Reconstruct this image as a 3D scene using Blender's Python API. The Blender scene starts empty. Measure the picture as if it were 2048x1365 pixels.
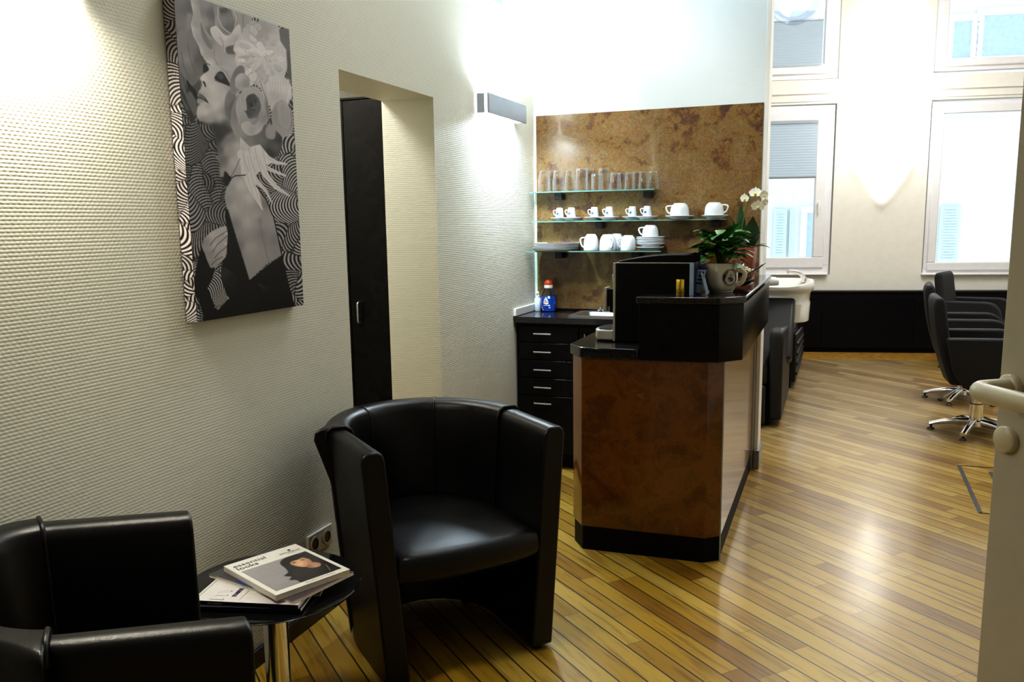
import bpy, bmesh, math, random
from mathutils import Vector, Matrix
PI = math.pi
sc = bpy.context.scene
COL = sc.collection
rnd = random.Random(7)

# ------------------------------------------------------------------ camera model (2048 x 1365 photograph)
FPX, CXP, CYP, PITCH, ROLL, YAW, CAMH = 1705.5, 1024.0, 720.0, .1592, -.0144, -.3627, 1.47
def cam_axes():
    cp, sp = math.cos(PITCH), math.sin(PITCH)
    f = Vector((math.sin(YAW)*cp, math.cos(YAW)*cp, -sp))
    r = Vector((math.cos(YAW), -math.sin(YAW), 0)); u = r.cross(f)
    c, s = math.cos(ROLL), math.sin(ROLL)
    return r*c+u*s, u*c-r*s, f
AR, AU, AF = cam_axes()
EYE = Vector((0, 0, CAMH))
def ray(x, y): return AR*((x-CXP)/FPX)-AU*((y-CYP)/FPX)+AF
def onz(x, y, z): d = ray(x, y); return EYE+d*((z-CAMH)/d.z)
def onx(x, y, X): d = ray(x, y); return EYE+d*(X/d.x)
def ony(x, y, Y): d = ray(x, y); return EYE+d*(Y/d.y)
cd = bpy.data.cameras.new('camera'); cam = bpy.data.objects.new('camera', cd); COL.objects.link(cam)
cam.matrix_world = Matrix(((AR.x, AU.x, -AF.x, 0), (AR.y, AU.y, -AF.y, 0), (AR.z, AU.z, -AF.z, CAMH), (0, 0, 0, 1)))
cd.sensor_fit = 'HORIZONTAL'; cd.sensor_width = 36; cd.lens = FPX/2048*36
cd.shift_y = (CYP-682.5)/2048
cd.clip_start = .05; cd.clip_end = 100
sc.camera = cam

# ------------------------------------------------------------------ materials
MATS = {}
class NT:
    def __init__(s, name):
        s.m = bpy.data.materials.new(name); s.m.use_nodes = True
        s.t = s.m.node_tree; s.t.nodes.clear()
        s.out = s.t.nodes.new('ShaderNodeOutputMaterial')
    def n(s, typ, **kw):
        nd = s.t.nodes.new(typ)
        for k, v in kw.items():
            if k == 'inp':
                for a, b in v.items():
                    if isinstance(b, bpy.types.NodeSocket): s.t.links.new(b, nd.inputs[a])
                    else: nd.inputs[a].default_value = b
            else: setattr(nd, k, v)
        return nd
    def math(s, op, a, b=0., c=None):
        nd = s.n('ShaderNodeMath', operation=op)
        for i, v in enumerate((a, b, c)):
            if v is None: continue
            if isinstance(v, bpy.types.NodeSocket): s.t.links.new(v, nd.inputs[i])
            else: nd.inputs[i].default_value = v
        return nd.outputs[0]
    def mix(s, f, a, b):
        nd = s.n('ShaderNodeMix', data_type='RGBA')
        for i, v in ((0, f), (6, a), (7, b)):
            if isinstance(v, bpy.types.NodeSocket): s.t.links.new(v, nd.inputs[i])
            else: nd.inputs[i].default_value = v if i == 0 else (*v[:3], 1)
        return nd.outputs[2]
    def ramp(s, f, stops):
        nd = s.n('ShaderNodeValToRGB'); s.t.links.new(f, nd.inputs[0])
        e = nd.color_ramp.elements
        while len(e) < len(stops): e.new(.5)
        for i, (p, c) in enumerate(stops): e[i].position = p; e[i].color = (*c, 1)
        return nd.outputs[0]
    def bsdf(s, color=None, rough=.5, metal=0., spec=.5, coat=0., normal=None, **extra):
        b = s.n('ShaderNodeBsdfPrincipled')
        def put(k, v):
            if v is None: return
            if isinstance(v, bpy.types.NodeSocket): s.t.links.new(v, b.inputs[k])
            else: b.inputs[k].default_value = (*v, 1) if isinstance(v, tuple) and len(v) == 3 else v
        put('Base Color', color); put('Roughness', rough); put('Metallic', metal); put('Specular IOR Level', spec)
        put('Coat Weight', coat); put('Normal', normal)
        for k, v in extra.items(): put(k.replace('_', ' '), v)
        return b
    def done(s, shader):
        s.t.links.new(shader.outputs[0], s.out.inputs[0]); return s.m
    def obj(s): return s.n('ShaderNodeTexCoord').outputs['Object']
    def noise(s, scale, detail=3, vec=None, rough=.5):
        nd = s.n('ShaderNodeTexNoise', inp={'Scale': scale, 'Detail': detail, 'Roughness': rough})
        s.t.links.new(vec if vec is not None else s.obj(), nd.inputs['Vector']); return nd
    def bump(s, h, strength, dist):
        nd = s.n('ShaderNodeBump', inp={'Strength': strength, 'Distance': dist}); s.t.links.new(h, nd.inputs['Height']); return nd.outputs[0]

def plain(name, color, rough=.5, metal=0., spec=.5, coat=0., var=.06, bump=0., bscale=200, **extra):
    t = NT(name)
    nz = t.noise(14, 2)
    c0 = tuple(max(0, c*(1-var)) for c in color); c1 = tuple(min(1, c*(1+var)) for c in color)
    col = t.ramp(nz.outputs[0], [(.3, c0), (.7, c1)])
    nrm = t.bump(t.noise(bscale, 2).outputs[0], bump, .002) if bump else None
    MATS[name] = t.done(t.bsdf(col, rough, metal, spec, coat, nrm, **extra)); return MATS[name]
def emit(name, color, strength):
    t = NT(name); MATS[name] = t.done(t.n('ShaderNodeEmission', inp={'Color': (*color, 1), 'Strength': strength})); return MATS[name]

def m_wallpaper(name, color, amp):
    t = NT(name)
    sp = t.n('ShaderNodeSeparateXYZ'); t.t.links.new(t.obj(), sp.inputs[0])
    wob = t.noise(30, 2).outputs[0]
    hx = t.math('ADD', t.math('ADD', sp.outputs[0], sp.outputs[1]), t.math('MULTIPLY', wob, .004))
    q = t.math('DIVIDE', sp.outputs[2], .0092); row = t.math('FLOOR', q); fz = t.math('FRACT', q)
    s1 = t.math('ADD', t.math('MULTIPLY', t.math('SINE', t.math('ADD', t.math('MULTIPLY', hx, 2*PI/.0150), t.math('MULTIPLY', row, PI))), .5), .5)
    w = t.math('MULTIPLY', t.math('SINE', t.math('MULTIPLY', fz, PI)), t.math('ADD', t.math('MULTIPLY', s1, .75), .25))
    w = t.math('ADD', w, t.math('MULTIPLY', t.noise(220, 2).outputs[0], .5))
    nz = t.noise(1.3, 2)
    col = t.ramp(nz.outputs[0], [(.3, tuple(c*.97 for c in color)), (.7, color)])
    MATS[name] = t.done(t.bsdf(col, .55, spec=.3, normal=t.bump(w, amp, .004)))

def m_floor():
    t = NT('ship_plank_floor'); P_ = .0787; ang = math.radians(-41.5); ca, sa = math.cos(ang), math.sin(ang)
    co = t.obj()
    def dot(v):
        nd = t.n('ShaderNodeVectorMath', operation='DOT_PRODUCT'); t.t.links.new(co, nd.inputs[0]); nd.inputs[1].default_value = v; return nd.outputs['Value']
    u = dot((ca, sa, 0)); v = dot((-sa, ca, 0))
    vs = t.math('DIVIDE', t.math('ADD', v, .012), P_); row = t.math('FLOOR', vs); fv = t.math('FRACT', vs)
    wr = t.n('ShaderNodeTexWhiteNoise', noise_dimensions='1D'); t.t.links.new(row, wr.inputs['W'])
    us = t.math('ADD', t.math('DIVIDE', u, .86), t.math('MULTIPLY', wr.outputs['Value'], 5.3))
    seg = t.math('FLOOR', us); fu = t.math('FRACT', us)
    cb = t.n('ShaderNodeCombineXYZ'); t.t.links.new(row, cb.inputs[0]); t.t.links.new(seg, cb.inputs[1])
    wn = t.n('ShaderNodeTexWhiteNoise', noise_dimensions='2D'); t.t.links.new(cb.outputs[0], wn.inputs['Vector'])
    base = t.ramp(wn.outputs['Value'], [(0., (.21, .100, .010)), (.3, (.32, .185, .018)), (.65, (.39, .240, .028)), (1., (.46, .31, .060))])
    gc = t.n('ShaderNodeCombineXYZ'); t.t.links.new(t.math('MULTIPLY', u, 2.2), gc.inputs[0]); t.t.links.new(t.math('MULTIPLY', v, 26), gc.inputs[1]); t.t.links.new(wn.outputs['Value'], gc.inputs[2])
    gn = t.noise(1.6, 5, gc.outputs[0], .6)
    grain = t.ramp(gn.outputs[0], [(.34, (.48, .40, .32)), (.5, (1, 1, 1)), (.75, (1.0, .98, .92))])
    mx = t.n('ShaderNodeMix', data_type='RGBA', blend_type='MULTIPLY'); mx.inputs[0].default_value = .75
    t.t.links.new(base, mx.inputs[6]); t.t.links.new(grain, mx.inputs[7])
    g1 = t.math('LESS_THAN', fv, .036); g2 = t.math('GREATER_THAN', fv, .962)
    gap = t.math('MAXIMUM', g1, g2)
    jt = t.math('MULTIPLY', t.math('LESS_THAN', fu, .0035), .6)
    col = t.mix(jt, mx.outputs[2], (.10, .05, .015)); col = t.mix(gap, col, (.028, .016, .010))
    sp = t.n('ShaderNodeSeparateXYZ'); t.t.links.new(co, sp.inputs[0])
    def sstep(v, a, b):
        nd = t.n('ShaderNodeMapRange', interpolation_type='SMOOTHSTEP', inp={'From Min': a, 'From Max': b}); t.t.links.new(v, nd.inputs['Value']); return nd.outputs['Result']
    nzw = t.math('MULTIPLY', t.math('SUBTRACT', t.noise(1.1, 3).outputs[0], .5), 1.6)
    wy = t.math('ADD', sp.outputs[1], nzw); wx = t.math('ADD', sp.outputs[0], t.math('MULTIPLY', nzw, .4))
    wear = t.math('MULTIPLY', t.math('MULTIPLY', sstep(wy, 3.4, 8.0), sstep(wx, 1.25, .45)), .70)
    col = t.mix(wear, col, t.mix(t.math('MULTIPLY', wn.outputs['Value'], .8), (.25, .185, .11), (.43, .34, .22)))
    col = t.mix(t.math('MULTIPLY', gap, .75), col, (.03, .018, .012))
    r = t.math('ADD', t.math('MULTIPLY', t.noise(5, 3).outputs[0], .16), .27)
    hb = t.math('ADD', t.math('MULTIPLY', gap, -.5), t.math('MULTIPLY', t.noise(9, 2).outputs[0], .6))
    b = t.bsdf(col, r, spec=.5, coat=.30, normal=t.bump(hb, .10, .003), Coat_Roughness=.13, Coat_IOR=1.55)
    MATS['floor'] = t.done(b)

def m_mottled(name, stops, rough, scale=5.0, coat=0.):
    t = NT(name)
    n1 = t.noise(scale, 6, None, .65)
    mv = t.n('ShaderNodeMix', data_type='VECTOR'); mv.inputs[0].default_value = .22
    t.t.links.new(t.obj(), mv.inputs[4]); t.t.links.new(n1.outputs['Color'], mv.inputs[5])
    n2 = t.noise(scale*1.9, 7, mv.outputs[1], .68)
    n3 = t.noise(scale*.55, 2)
    f = t.math('ADD', t.math('MULTIPLY', n2.outputs[0], .75), t.math('MULTIPLY', n3.outputs[0], .25))
    col = t.ramp(f, stops)
    MATS[name] = t.done(t.bsdf(col, rough, spec=.5, coat=coat, normal=t.bump(n2.outputs[0], .08, .003)))

def m_granite():
    t = NT('granite')
    v = t.n('ShaderNodeTexVoronoi', inp={'Scale': 420}); t.t.links.new(t.obj(), v.inputs['Vector'])
    c = t.ramp(v.outputs['Color'], [(.0, (.006, .006, .007)), (.7, (.018, .016, .016)), (.93, (.035, .03, .028)), (1., (.09, .08, .07))])
    MATS['granite'] = t.done(t.bsdf(c, .10, spec=.55))

def m_leather():
    t = NT('black_leather')
    v = t.n('ShaderNodeTexVoronoi', inp={'Scale': 420}, feature='DISTANCE_TO_EDGE'); t.t.links.new(t.obj(), v.inputs['Vector'])
    n = t.noise(7, 3)
    h = t.math('ADD', t.math('MULTIPLY', v.outputs['Distance'], .4), t.math('MULTIPLY', n.outputs[0], 1.2))
    MATS['leather'] = t.done(t.bsdf((.0055, .005, .0052), t.math('ADD', t.math('MULTIPLY', n.outputs[0], .12), .26), spec=.32, normal=t.bump(h, .22, .004)))

def m_glass(name, tint=(1, 1, 1), refl=1.0, rough=.02):
    t = NT(name)
    tr = t.n('ShaderNodeBsdfTransparent', inp={'Color': (*tint, 1)}); gl = t.n('ShaderNodeBsdfGlossy', inp={'Roughness': rough})
    fr = t.n('ShaderNodeFresnel', inp={'IOR': 1.5}); mx = t.n('ShaderNodeMixShader')
    f = t.math('MULTIPLY', fr.outputs[0], refl); t.t.links.new(f, mx.inputs[0])
    t.t.links.new(tr.outputs[0], mx.inputs[1]); t.t.links.new(gl.outputs[0], mx.inputs[2])
    MATS[name] = t.done(mx)

def m_tumbler():
    t = NT('tumbler_glass')
    tr = t.n('ShaderNodeBsdfTransparent', inp={'Color': (.93, .95, .97, 1)}); gl = t.n('ShaderNodeBsdfGlossy', inp={'Roughness': .06})
    lw = t.n('ShaderNodeLayerWeight', inp={'Blend': .22}); df = t.n('ShaderNodeBsdfDiffuse', inp={'Color': (.92, .95, 1, 1)})
    m1 = t.n('ShaderNodeMixShader'); m1.inputs[0].default_value = .55
    t.t.links.new(gl.outputs[0], m1.inputs[1]); t.t.links.new(df.outputs[0], m1.inputs[2])
    m2 = t.n('ShaderNodeMixShader'); t.t.links.new(t.math('MULTIPLY', lw.outputs['Facing'], .62), m2.inputs[0])
    t.t.links.new(tr.outputs[0], m2.inputs[1]); t.t.links.new(m1.outputs[0], m2.inputs[2])
    MATS['tumbler'] = t.done(m2)

def m_zebra(name='zebra_print', sx=(0, 1, 1)):
    t = NT(name)
    co = t.obj()
    wv = t.noise(9, 2, co)
    mv = t.n('ShaderNodeMix', data_type='VECTOR'); mv.inputs[0].default_value = .05
    t.t.links.new(co, mv.inputs[4]); t.t.links.new(wv.outputs['Color'], mv.inputs[5])
    v = t.n('ShaderNodeTexVoronoi', inp={'Scale': 8.0, 'Randomness': 1.0}); t.t.links.new(mv.outputs[1], v.inputs['Vector'])
    off = t.n('ShaderNodeVectorMath', operation='SUBTRACT'); t.t.links.new(v.outputs['Color'], off.inputs[0]); off.inputs[1].default_value = (.5, .5, .2)
    sc_ = t.n('ShaderNodeVectorMath', operation='MULTIPLY'); t.t.links.new(off.outputs[0], sc_.inputs[0]); sc_.inputs[1].default_value = (.0, .22, .22)
    pp = t.n('ShaderNodeVectorMath', operation='ADD'); t.t.links.new(v.outputs['Position'], pp.inputs[0]); t.t.links.new(sc_.outputs[0], pp.inputs[1])
    di = t.n('ShaderNodeVectorMath', operation='DISTANCE'); t.t.links.new(mv.outputs[1], di.inputs[0]); t.t.links.new(pp.outputs[0], di.inputs[1])
    s = t.math('SINE', t.math('MULTIPLY', di.outputs['Value'], 2*PI/.0125))
    f = t.math('ADD', t.math('MULTIPLY', s, .5), .5)
    dark = t.ramp(v.outputs['Distance'], [(.0, (.42, .37, .36)), (.5, (.30, .27, .27)), (1, (.10, .09, .10))])
    col = t.mix(t.ramp(f, [(.42, (0, 0, 0)), (.58, (1, 1, 1))]), (.018, .013, .02), dark)
    MATS[name] = t.done(t.bsdf(col, .6, spec=.2))

def m_print(name, rough=.45, spec=.3):
    t = NT(name)
    a = t.n('ShaderNodeAttribute', attribute_name='Col')
    nz = t.noise(60, 3)
    mx = t.n('ShaderNodeMix', data_type='RGBA', blend_type='MULTIPLY'); mx.inputs[0].default_value = .25
    t.t.links.new(a.outputs['Color'], mx.inputs[6]); t.t.links.new(t.ramp(nz.outputs[0], [(.3, (.75, .75, .75)), (.7, (1, 1, 1))]), mx.inputs[7])
    MATS[name] = t.done(t.bsdf(mx.outputs[2], rough, spec=spec))

def m_fabric_translucent(name, col, trans):
    t = NT(name)
    d = t.n('ShaderNodeBsdfDiffuse', inp={'Color': (*col, 1)}); r = t.n('ShaderNodeBsdfTranslucent', inp={'Color': (*col, 1)})
    m = t.n('ShaderNodeMixShader'); m.inputs[0].default_value = trans
    t.t.links.new(d.outputs[0], m.inputs[1]); t.t.links.new(r.outputs[0], m.inputs[2]); MATS[name] = t.done(m)

m_wallpaper('wallpaper', (.76, .75, .64), .17)
m_wallpaper('wallpaper_white', (.75, .83, .86), .12)
plain('wall_entry', (.30, .27, .22), .7, var=.02)
plain('wall_far', (.82, .80, .74), .7, var=.02)
plain('ceiling_white', (.85, .85, .83), .8, var=.02)
plain('wall_side', (.8, .78, .72), .7, var=.02)
m_floor(); m_granite(); m_leather(); m_tumbler(); m_zebra(); m_print('print'); m_print('gloss_print', .2, .5)
m_glass('window_glass', (.97, .99, 1.0), .6); m_glass('shelf_glass', (.80, .93, .88), .9); m_glass('clear_plastic', (.85, .9, .95), .8); m_glass('globe_glass', (.90, .94, 1.0), .35)
m_mottled('splash', [(.33, (.050, .026, .024)), (.41, (.100, .052, .032)), (.455, (.175, .088, .028)), (.49, (.235, .155, .052)), (.515, (.130, .068, .034)), (.55, (.25, .180, .080)), (.585, (.185, .078, .022)), (.63, (.22, .150, .095)), (.70, (.10, .055, .05))], .20, 6.2, coat=.2)
m_mottled('counter_laminate', [(.25, (.050, .016, .005)), (.42, (.095, .034, .006)), (.52, (.160, .058, .009)), (.58, (.105, .042, .008)), (.66, (.21, .095, .018))], .16, 4.2, coat=.3)
plain('black_wood', (.005, .0045, .0045), .26, spec=.16, var=.2)
plain('black_panel', (.004, .0038, .0055), .42, spec=.14, var=.2)
plain('black_matte', (.004, .004, .0045), .55, spec=.12)
plain('black_gloss', (.005, .005, .006), .05, spec=.6)
plain('black_plastic', (.012, .012, .013), .4)
plain('chair_fabric', (.014, .014, .017), .62, spec=.3, bump=.15, bscale=500)
plain('chrome', (.78, .78, .80), .10, metal=1., var=.02)
plain('steel', (.60, .61, .63), .28, metal=1., var=.04)
plain('silver_plastic', (.42, .40, .35), .38, metal=.35)
plain('gold', (.75, .52, .06), .22, metal=.85)
plain('porcelain', (.74, .80, .84), .16, spec=.6, var=.02)
plain('white_ceramic', (.80, .79, .75), .14, spec=.6, var=.02)
plain('cream_mug', (.70, .64, .50), .30, spec=.5, var=.02)
plain('window_frame', (.82, .82, .85), .35, var=.02)
plain('white_trim', (.82, .82, .79), .45, var=.02)
plain('sconce_metal', (.40, .44, .50), .4, metal=.5, var=.03)
plain('door_paint', (.50, .46, .37), .42, var=.03)
plain('handle_cream', (.62, .56, .40), .30, var=.03)
plain('baseboard_dark', (.010, .010, .016), .30)
plain('grey_metal', (.30, .31, .33), .35, metal=.7)
plain('terracotta', (.27, .075, .045), .35, var=.2)
plain('leaf_green', (.05, .19, .022), .38, var=.5, spec=.5)
plain('leaf_dark', (.020, .065, .022), .30, var=.4, spec=.5)
plain('petal_white', (.85, .87, .78), .5, var=.03)
plain('stem_green', (.10, .15, .04), .5)
plain('soil', (.05, .035, .025), .9)
plain('soap_blue', (.010, .050, .32), .12, spec=.6, var=.1)
plain('spray_white', (.62, .72, .85), .35)
plain('cap_red', (.55, .06, .015), .35)
plain('paper_white', (.74, .70, .62), .5, var=.02)
plain('paper_grey', (.42, .40, .36), .55, var=.1)
plain('spine_navy', (.006, .006, .014), .3)
plain('plaster_lamp', (.9, .9, .88), .5, var=.01, Emission_Color=(1, .97, .92, 1), Emission_Strength=1.2)
plain('socket_plate', (.55, .52, .44), .35, var=.02)
plain('facade', (.88, .90, .90), .8, var=.02)
plain('shutter', (.72, .86, .86), .6, var=.05)
plain('facade_window', (.55, .72, .88), .2)
m_fabric_translucent('blind_fabric', (.66, .74, .80), .55)
m_fabric_translucent('wrapper', (.85, .8, .65), .4)
plain('candy_orange', (.85, .28, .03), .3); plain('candy_yellow', (.75, .62, .08), .3); plain('candy_green', (.45, .65, .2), .3)
emit('slot_glow', (1., .93, .78), 30)
emit('lamp_glow_cool', (.86, .94, 1.), 14); emit('lamp_glow_warm', (1., .95, .84), 14)
plain('brochure_blue', (.42, .55, .75), .4); plain('brochure_navy', (.01, .012, .08), .35)
plain('wood_border', (.42, .23, .045), .25, var=.25)
plain('strip_grey', (.06, .06, .065), .4)
plain('flower_blue', (.02, .06, .5), .3)
plain('sticker_gold', (.5, .32, .05), .35, var=.6)

# ------------------------------------------------------------------ mesh building
class MB:
    def __init__(s): s.v = []; s.f = []
    def add(s, vs, fs):
        o = len(s.v); s.v += [Vector(p) for p in vs]; s.f += [tuple(i+o for i in f) for f in fs]; return s
    def box(s, a, b):
        x0, y0, z0 = a; x1, y1, z1 = b
        return s.add([(x0, y0, z0), (x1, y0, z0), (x1, y1, z0), (x0, y1, z0), (x0, y0, z1), (x1, y0, z1), (x1, y1, z1), (x0, y1, z1)],
                     [(0, 3, 2, 1), (4, 5, 6, 7), (0, 1, 5, 4), (1, 2, 6, 5), (2, 3, 7, 6), (3, 0, 4, 7)])
    def obox(s, M, a, b):
        t = MB().box(a, b); return s.add([M @ p for p in t.v], t.f)
    def prism(s, poly, z0, z1):
        n = len(poly); vs = [(x, y, z0) for x, y in poly]+[(x, y, z1) for x, y in poly]
        return s.add(vs, [tuple(range(n-1, -1, -1)), tuple(range(n, 2*n))]+[(i, (i+1) % n, n+(i+1) % n, n+i) for i in range(n)])
    def grid(s, rows, close_u=False, close_v=False, cap0=False, cap1=False):
        nu, nv = len(rows), len(rows[0]); vs = [p for r in rows for p in r]; fs = []
        for i in range(nu if close_u else nu-1):
            for j in range(nv if close_v else nv-1):
                a, b = i, (i+1) % nu; c, d = j, (j+1) % nv
                fs.append((a*nv+c, a*nv+d, b*nv+d, b*nv+c))
        if cap0: fs.append(tuple(range(nv-1, -1, -1)))
        if cap1: fs.append(tuple((nu-1)*nv+j for j in range(nv)))
        return s.add(vs, fs)
    def lathe(s, prof, c=(0, 0, 0), n=32, cap=True, sx=1, sy=1):
        c = Vector(c)
        rows = [[c+Vector((r*sx*math.cos(2*PI*k/n), r*sy*math.sin(2*PI*k/n), z)) for k in range(n)] for r, z in prof]
        return s.grid(rows, close_v=True, cap0=cap, cap1=cap)
    def tube(s, pts, r, n=10, cap=True, closed=False):
        pts = [Vector(p) for p in pts]; rows = []; m = len(pts); N = None
        for i, p in enumerate(pts):
            if closed: d = (pts[(i+1) % m]-pts[i-1]).normalized()
            else: d = (pts[min(i+1, m-1)]-pts[max(i-1, 0)]).normalized()
            if N is None:
                N = Vector((0, 0, 1)) if abs(d.z) < .9 else Vector((1, 0, 0))
            N = (N-d*N.dot(d)).normalized(); B = d.cross(N)
            rr = r[i] if isinstance(r, (list, tuple)) else r
            rows.append([p+(N*math.cos(2*PI*k/n)+B*math.sin(2*PI*k/n))*rr for k in range(n)])
        return s.grid(rows, close_u=closed, close_v=True, cap0=cap and not closed, cap1=cap and not closed)
    def ball(s, c, r, n=16, m=10, sc_=(1, 1, 1)):
        prof = [(max(1e-4, math.sin(PI*i/m))*r, -math.cos(PI*i/m)*r*sc_[2]) for i in range(m+1)]
        return s.lathe(prof, c, n, True, sc_[0], sc_[1])
    def xf(s, M): s.v = [M @ p for p in s.v]; return s

W = {}
def root_matrix(o): return W.get(o.name, Matrix.Identity(4))
def tag(o, label=None, cat=None, group=None, kind=None):
    if label: o['label'] = label
    if cat: o['category'] = cat
    if group: o['group'] = group
    if kind: o['kind'] = kind
    return o
def thing(name, label, cat, loc=(0, 0, 0), rz=0., group=None):
    o = bpy.data.objects.new(name, None); COL.objects.link(o); o.empty_display_size = .1
    o.location = loc; o.rotation_euler = (0, 0, rz)
    W[o.name] = Matrix.Translation(Vector(loc)) @ Matrix.Rotation(rz, 4, 'Z')
    return tag(o, label, cat, group)
def part(name, mb, mat, parent=None, world=False, smooth=False, bevel=0., seg=2, angle=35, label=None, subsurf=0, mats=None, solid=0.):
    """one mesh object; vertices are local to the parent thing unless world=True"""
    vs = mb.v
    if parent is not None and world:
        Mi = root_matrix(parent).inverted(); vs = [Mi @ p for p in vs]
    me = bpy.data.meshes.new(name); me.from_pydata([tuple(p) for p in vs], [], mb.f)
    bm = bmesh.new(); bm.from_mesh(me)
    bmesh.ops.recalc_face_normals(bm, faces=bm.faces); bm.to_mesh(me); bm.free()
    for mm in (mats or [mat]): me.materials.append(MATS[mm])
    o = bpy.data.objects.new(name, me); COL.objects.link(o)
    if parent is not None:
        o.parent = parent; W[o.name] = root_matrix(parent)
    if solid:
        md = o.modifiers.new('solid', 'SOLIDIFY'); md.thickness = solid; md.offset = 0
    if bevel:
        md = o.modifiers.new('bevel', 'BEVEL'); md.width = bevel; md.segments = seg; md.limit_method = 'ANGLE'; md.angle_limit = math.radians(angle)
    if subsurf:
        md = o.modifiers.new('sub', 'SUBSURF'); md.levels = subsurf; md.render_levels = subsurf
    if smooth or bevel or subsurf:
        me.polygons.foreach_set('use_smooth', [True]*len(me.polygons))
        if not subsurf:
            try: me.set_sharp_from_angle(angle=math.radians(50))
            except Exception: pass
    if label: o['label'] = label
    return o
def struct(name, mb, mat, parent=None, **k):
    o = part(name, mb, mat, parent, **k)
    if parent is None: o['kind'] = 'structure'
    return o
def copy_tree(o, parent=None):
    c = o.copy(); COL.objects.link(c)
    if parent is not None: c.parent = parent
    for ch in [x for x in bpy.data.objects if x.parent is o]: copy_tree(ch, c)
    return c
def bez(p0, p1, p2, n=8):
    p0, p1, p2 = Vector(p0), Vector(p1), Vector(p2)
    return [p0*(1-t)**2+p1*2*t*(1-t)+p2*t*t for t in [i/n for i in range(n+1)]]

class Print:
    """flat printed artwork: coloured polygons stacked a hair apart, on a surface given by fn(u, v, lift)"""
    def __init__(s, fn, step=.0003): s.fn = fn; s.v = []; s.f = []; s.c = []; s.k = 0; s.mi = []; s.step = step
    def poly(s, pts, col, mi=0, same=False):
        if not same: s.k += 1
        o = len(s.v); n = len(pts)
        s.v += [s.fn(u, v, s.k*s.step) for u, v in pts]; s.f.append(tuple(range(o, o+n)))
        cols = col if isinstance(col, list) else [col]*n
        s.c.append([(c, c, c) if not isinstance(c, tuple) else c for c in cols]); s.mi.append(mi)
    def blob(s, cx, cy, rx, ry, col, n=28, jag=0., seed=1, rot=0., same=False, hi=None):
        r = random.Random(seed); pts = []; cols = []
        for i in range(n):
            a = 2*PI*i/n; k = 1+jag*(r.random()-.5)*2
            x, y = rx*k*math.cos(a), ry*k*math.sin(a)
            pts.append((cx+x*math.cos(rot)-y*math.sin(rot), cy+x*math.sin(rot)+y*math.cos(rot)))
            cols.append(col if hi is None else col+(hi-col)*(.5-.5*math.sin(a)))
        s.poly(pts, cols, same=same)
    def stroke(s, pts, w, col):
        L, R = [], []
        for i, (x, y) in enumerate(pts):
            x0, y0 = pts[max(0, i-1)]; x1, y1 = pts[min(len(pts)-1, i+1)]
            d = math.hypot(x1-x0, y1-y0) or 1; nx, ny = -(y1-y0)/d, (x1-x0)/d
            ww = w[i] if isinstance(w, (list, tuple)) else w
            L.append((x+nx*ww/2, y+ny*ww/2)); R.append((x-nx*ww/2, y-ny*ww/2))
        s.poly(L+R[::-1], col)
    def text(s, txt, x, y, size, col, rot=0., sx=1., align='LEFT', flip=1., bold=0., shear=0.):
        """flip=-1 when v grows downwards"""
        cu = bpy.data.curves.new('t', 'FONT'); cu.body = txt; cu.size = size; cu.align_x = align; cu.offset = bold; cu.resolution_u = 3; cu.shear = shear
        ob = bpy.data.objects.new('t', cu); me = bpy.data.meshes.new_from_object(ob)
        s.k += 1; o = len(s.v)
        for vt in me.vertices:
            a, b = vt.co.x*sx, vt.co.y
            s.v.append(s.fn(x+a*math.cos(rot)-b*math.sin(rot)*1., y+flip*(a*math.sin(rot)+b*math.cos(rot)), s.k*s.step))
        for p in me.polygons:
            s.f.append(tuple(i+o for i in p.vertices)); s.c.append([col]*len(p.vertices)); s.mi.append(0)
        bpy.data.objects.remove(ob); bpy.data.curves.remove(cu); bpy.data.meshes.remove(me)
    def build(s, name, mats, parent, world=True, label=None):
        vs = [Vector(p) for p in s.v]
        if parent is not None and world:
            Mi = root_matrix(parent).inverted(); vs = [Mi @ p for p in vs]
        me = bpy.data.meshes.new(name); me.from_pydata([tuple(p) for p in vs], [], s.f)
        ca = me.color_attributes.new('Col', 'FLOAT_COLOR', 'CORNER'); i = 0
        for p, cs, mi in zip(me.polygons, s.c, s.mi):
            p.material_index = mi
            for li, c in zip(p.loop_indices, cs): ca.data[li].color = (c[0], c[1], c[2], 1)
        for m in mats: me.materials.append(MATS[m])
        o = bpy.data.objects.new(name, me); COL.objects.link(o)
        if parent is not None: o.parent = parent
        if label: o['label'] = label
        return o
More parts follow.
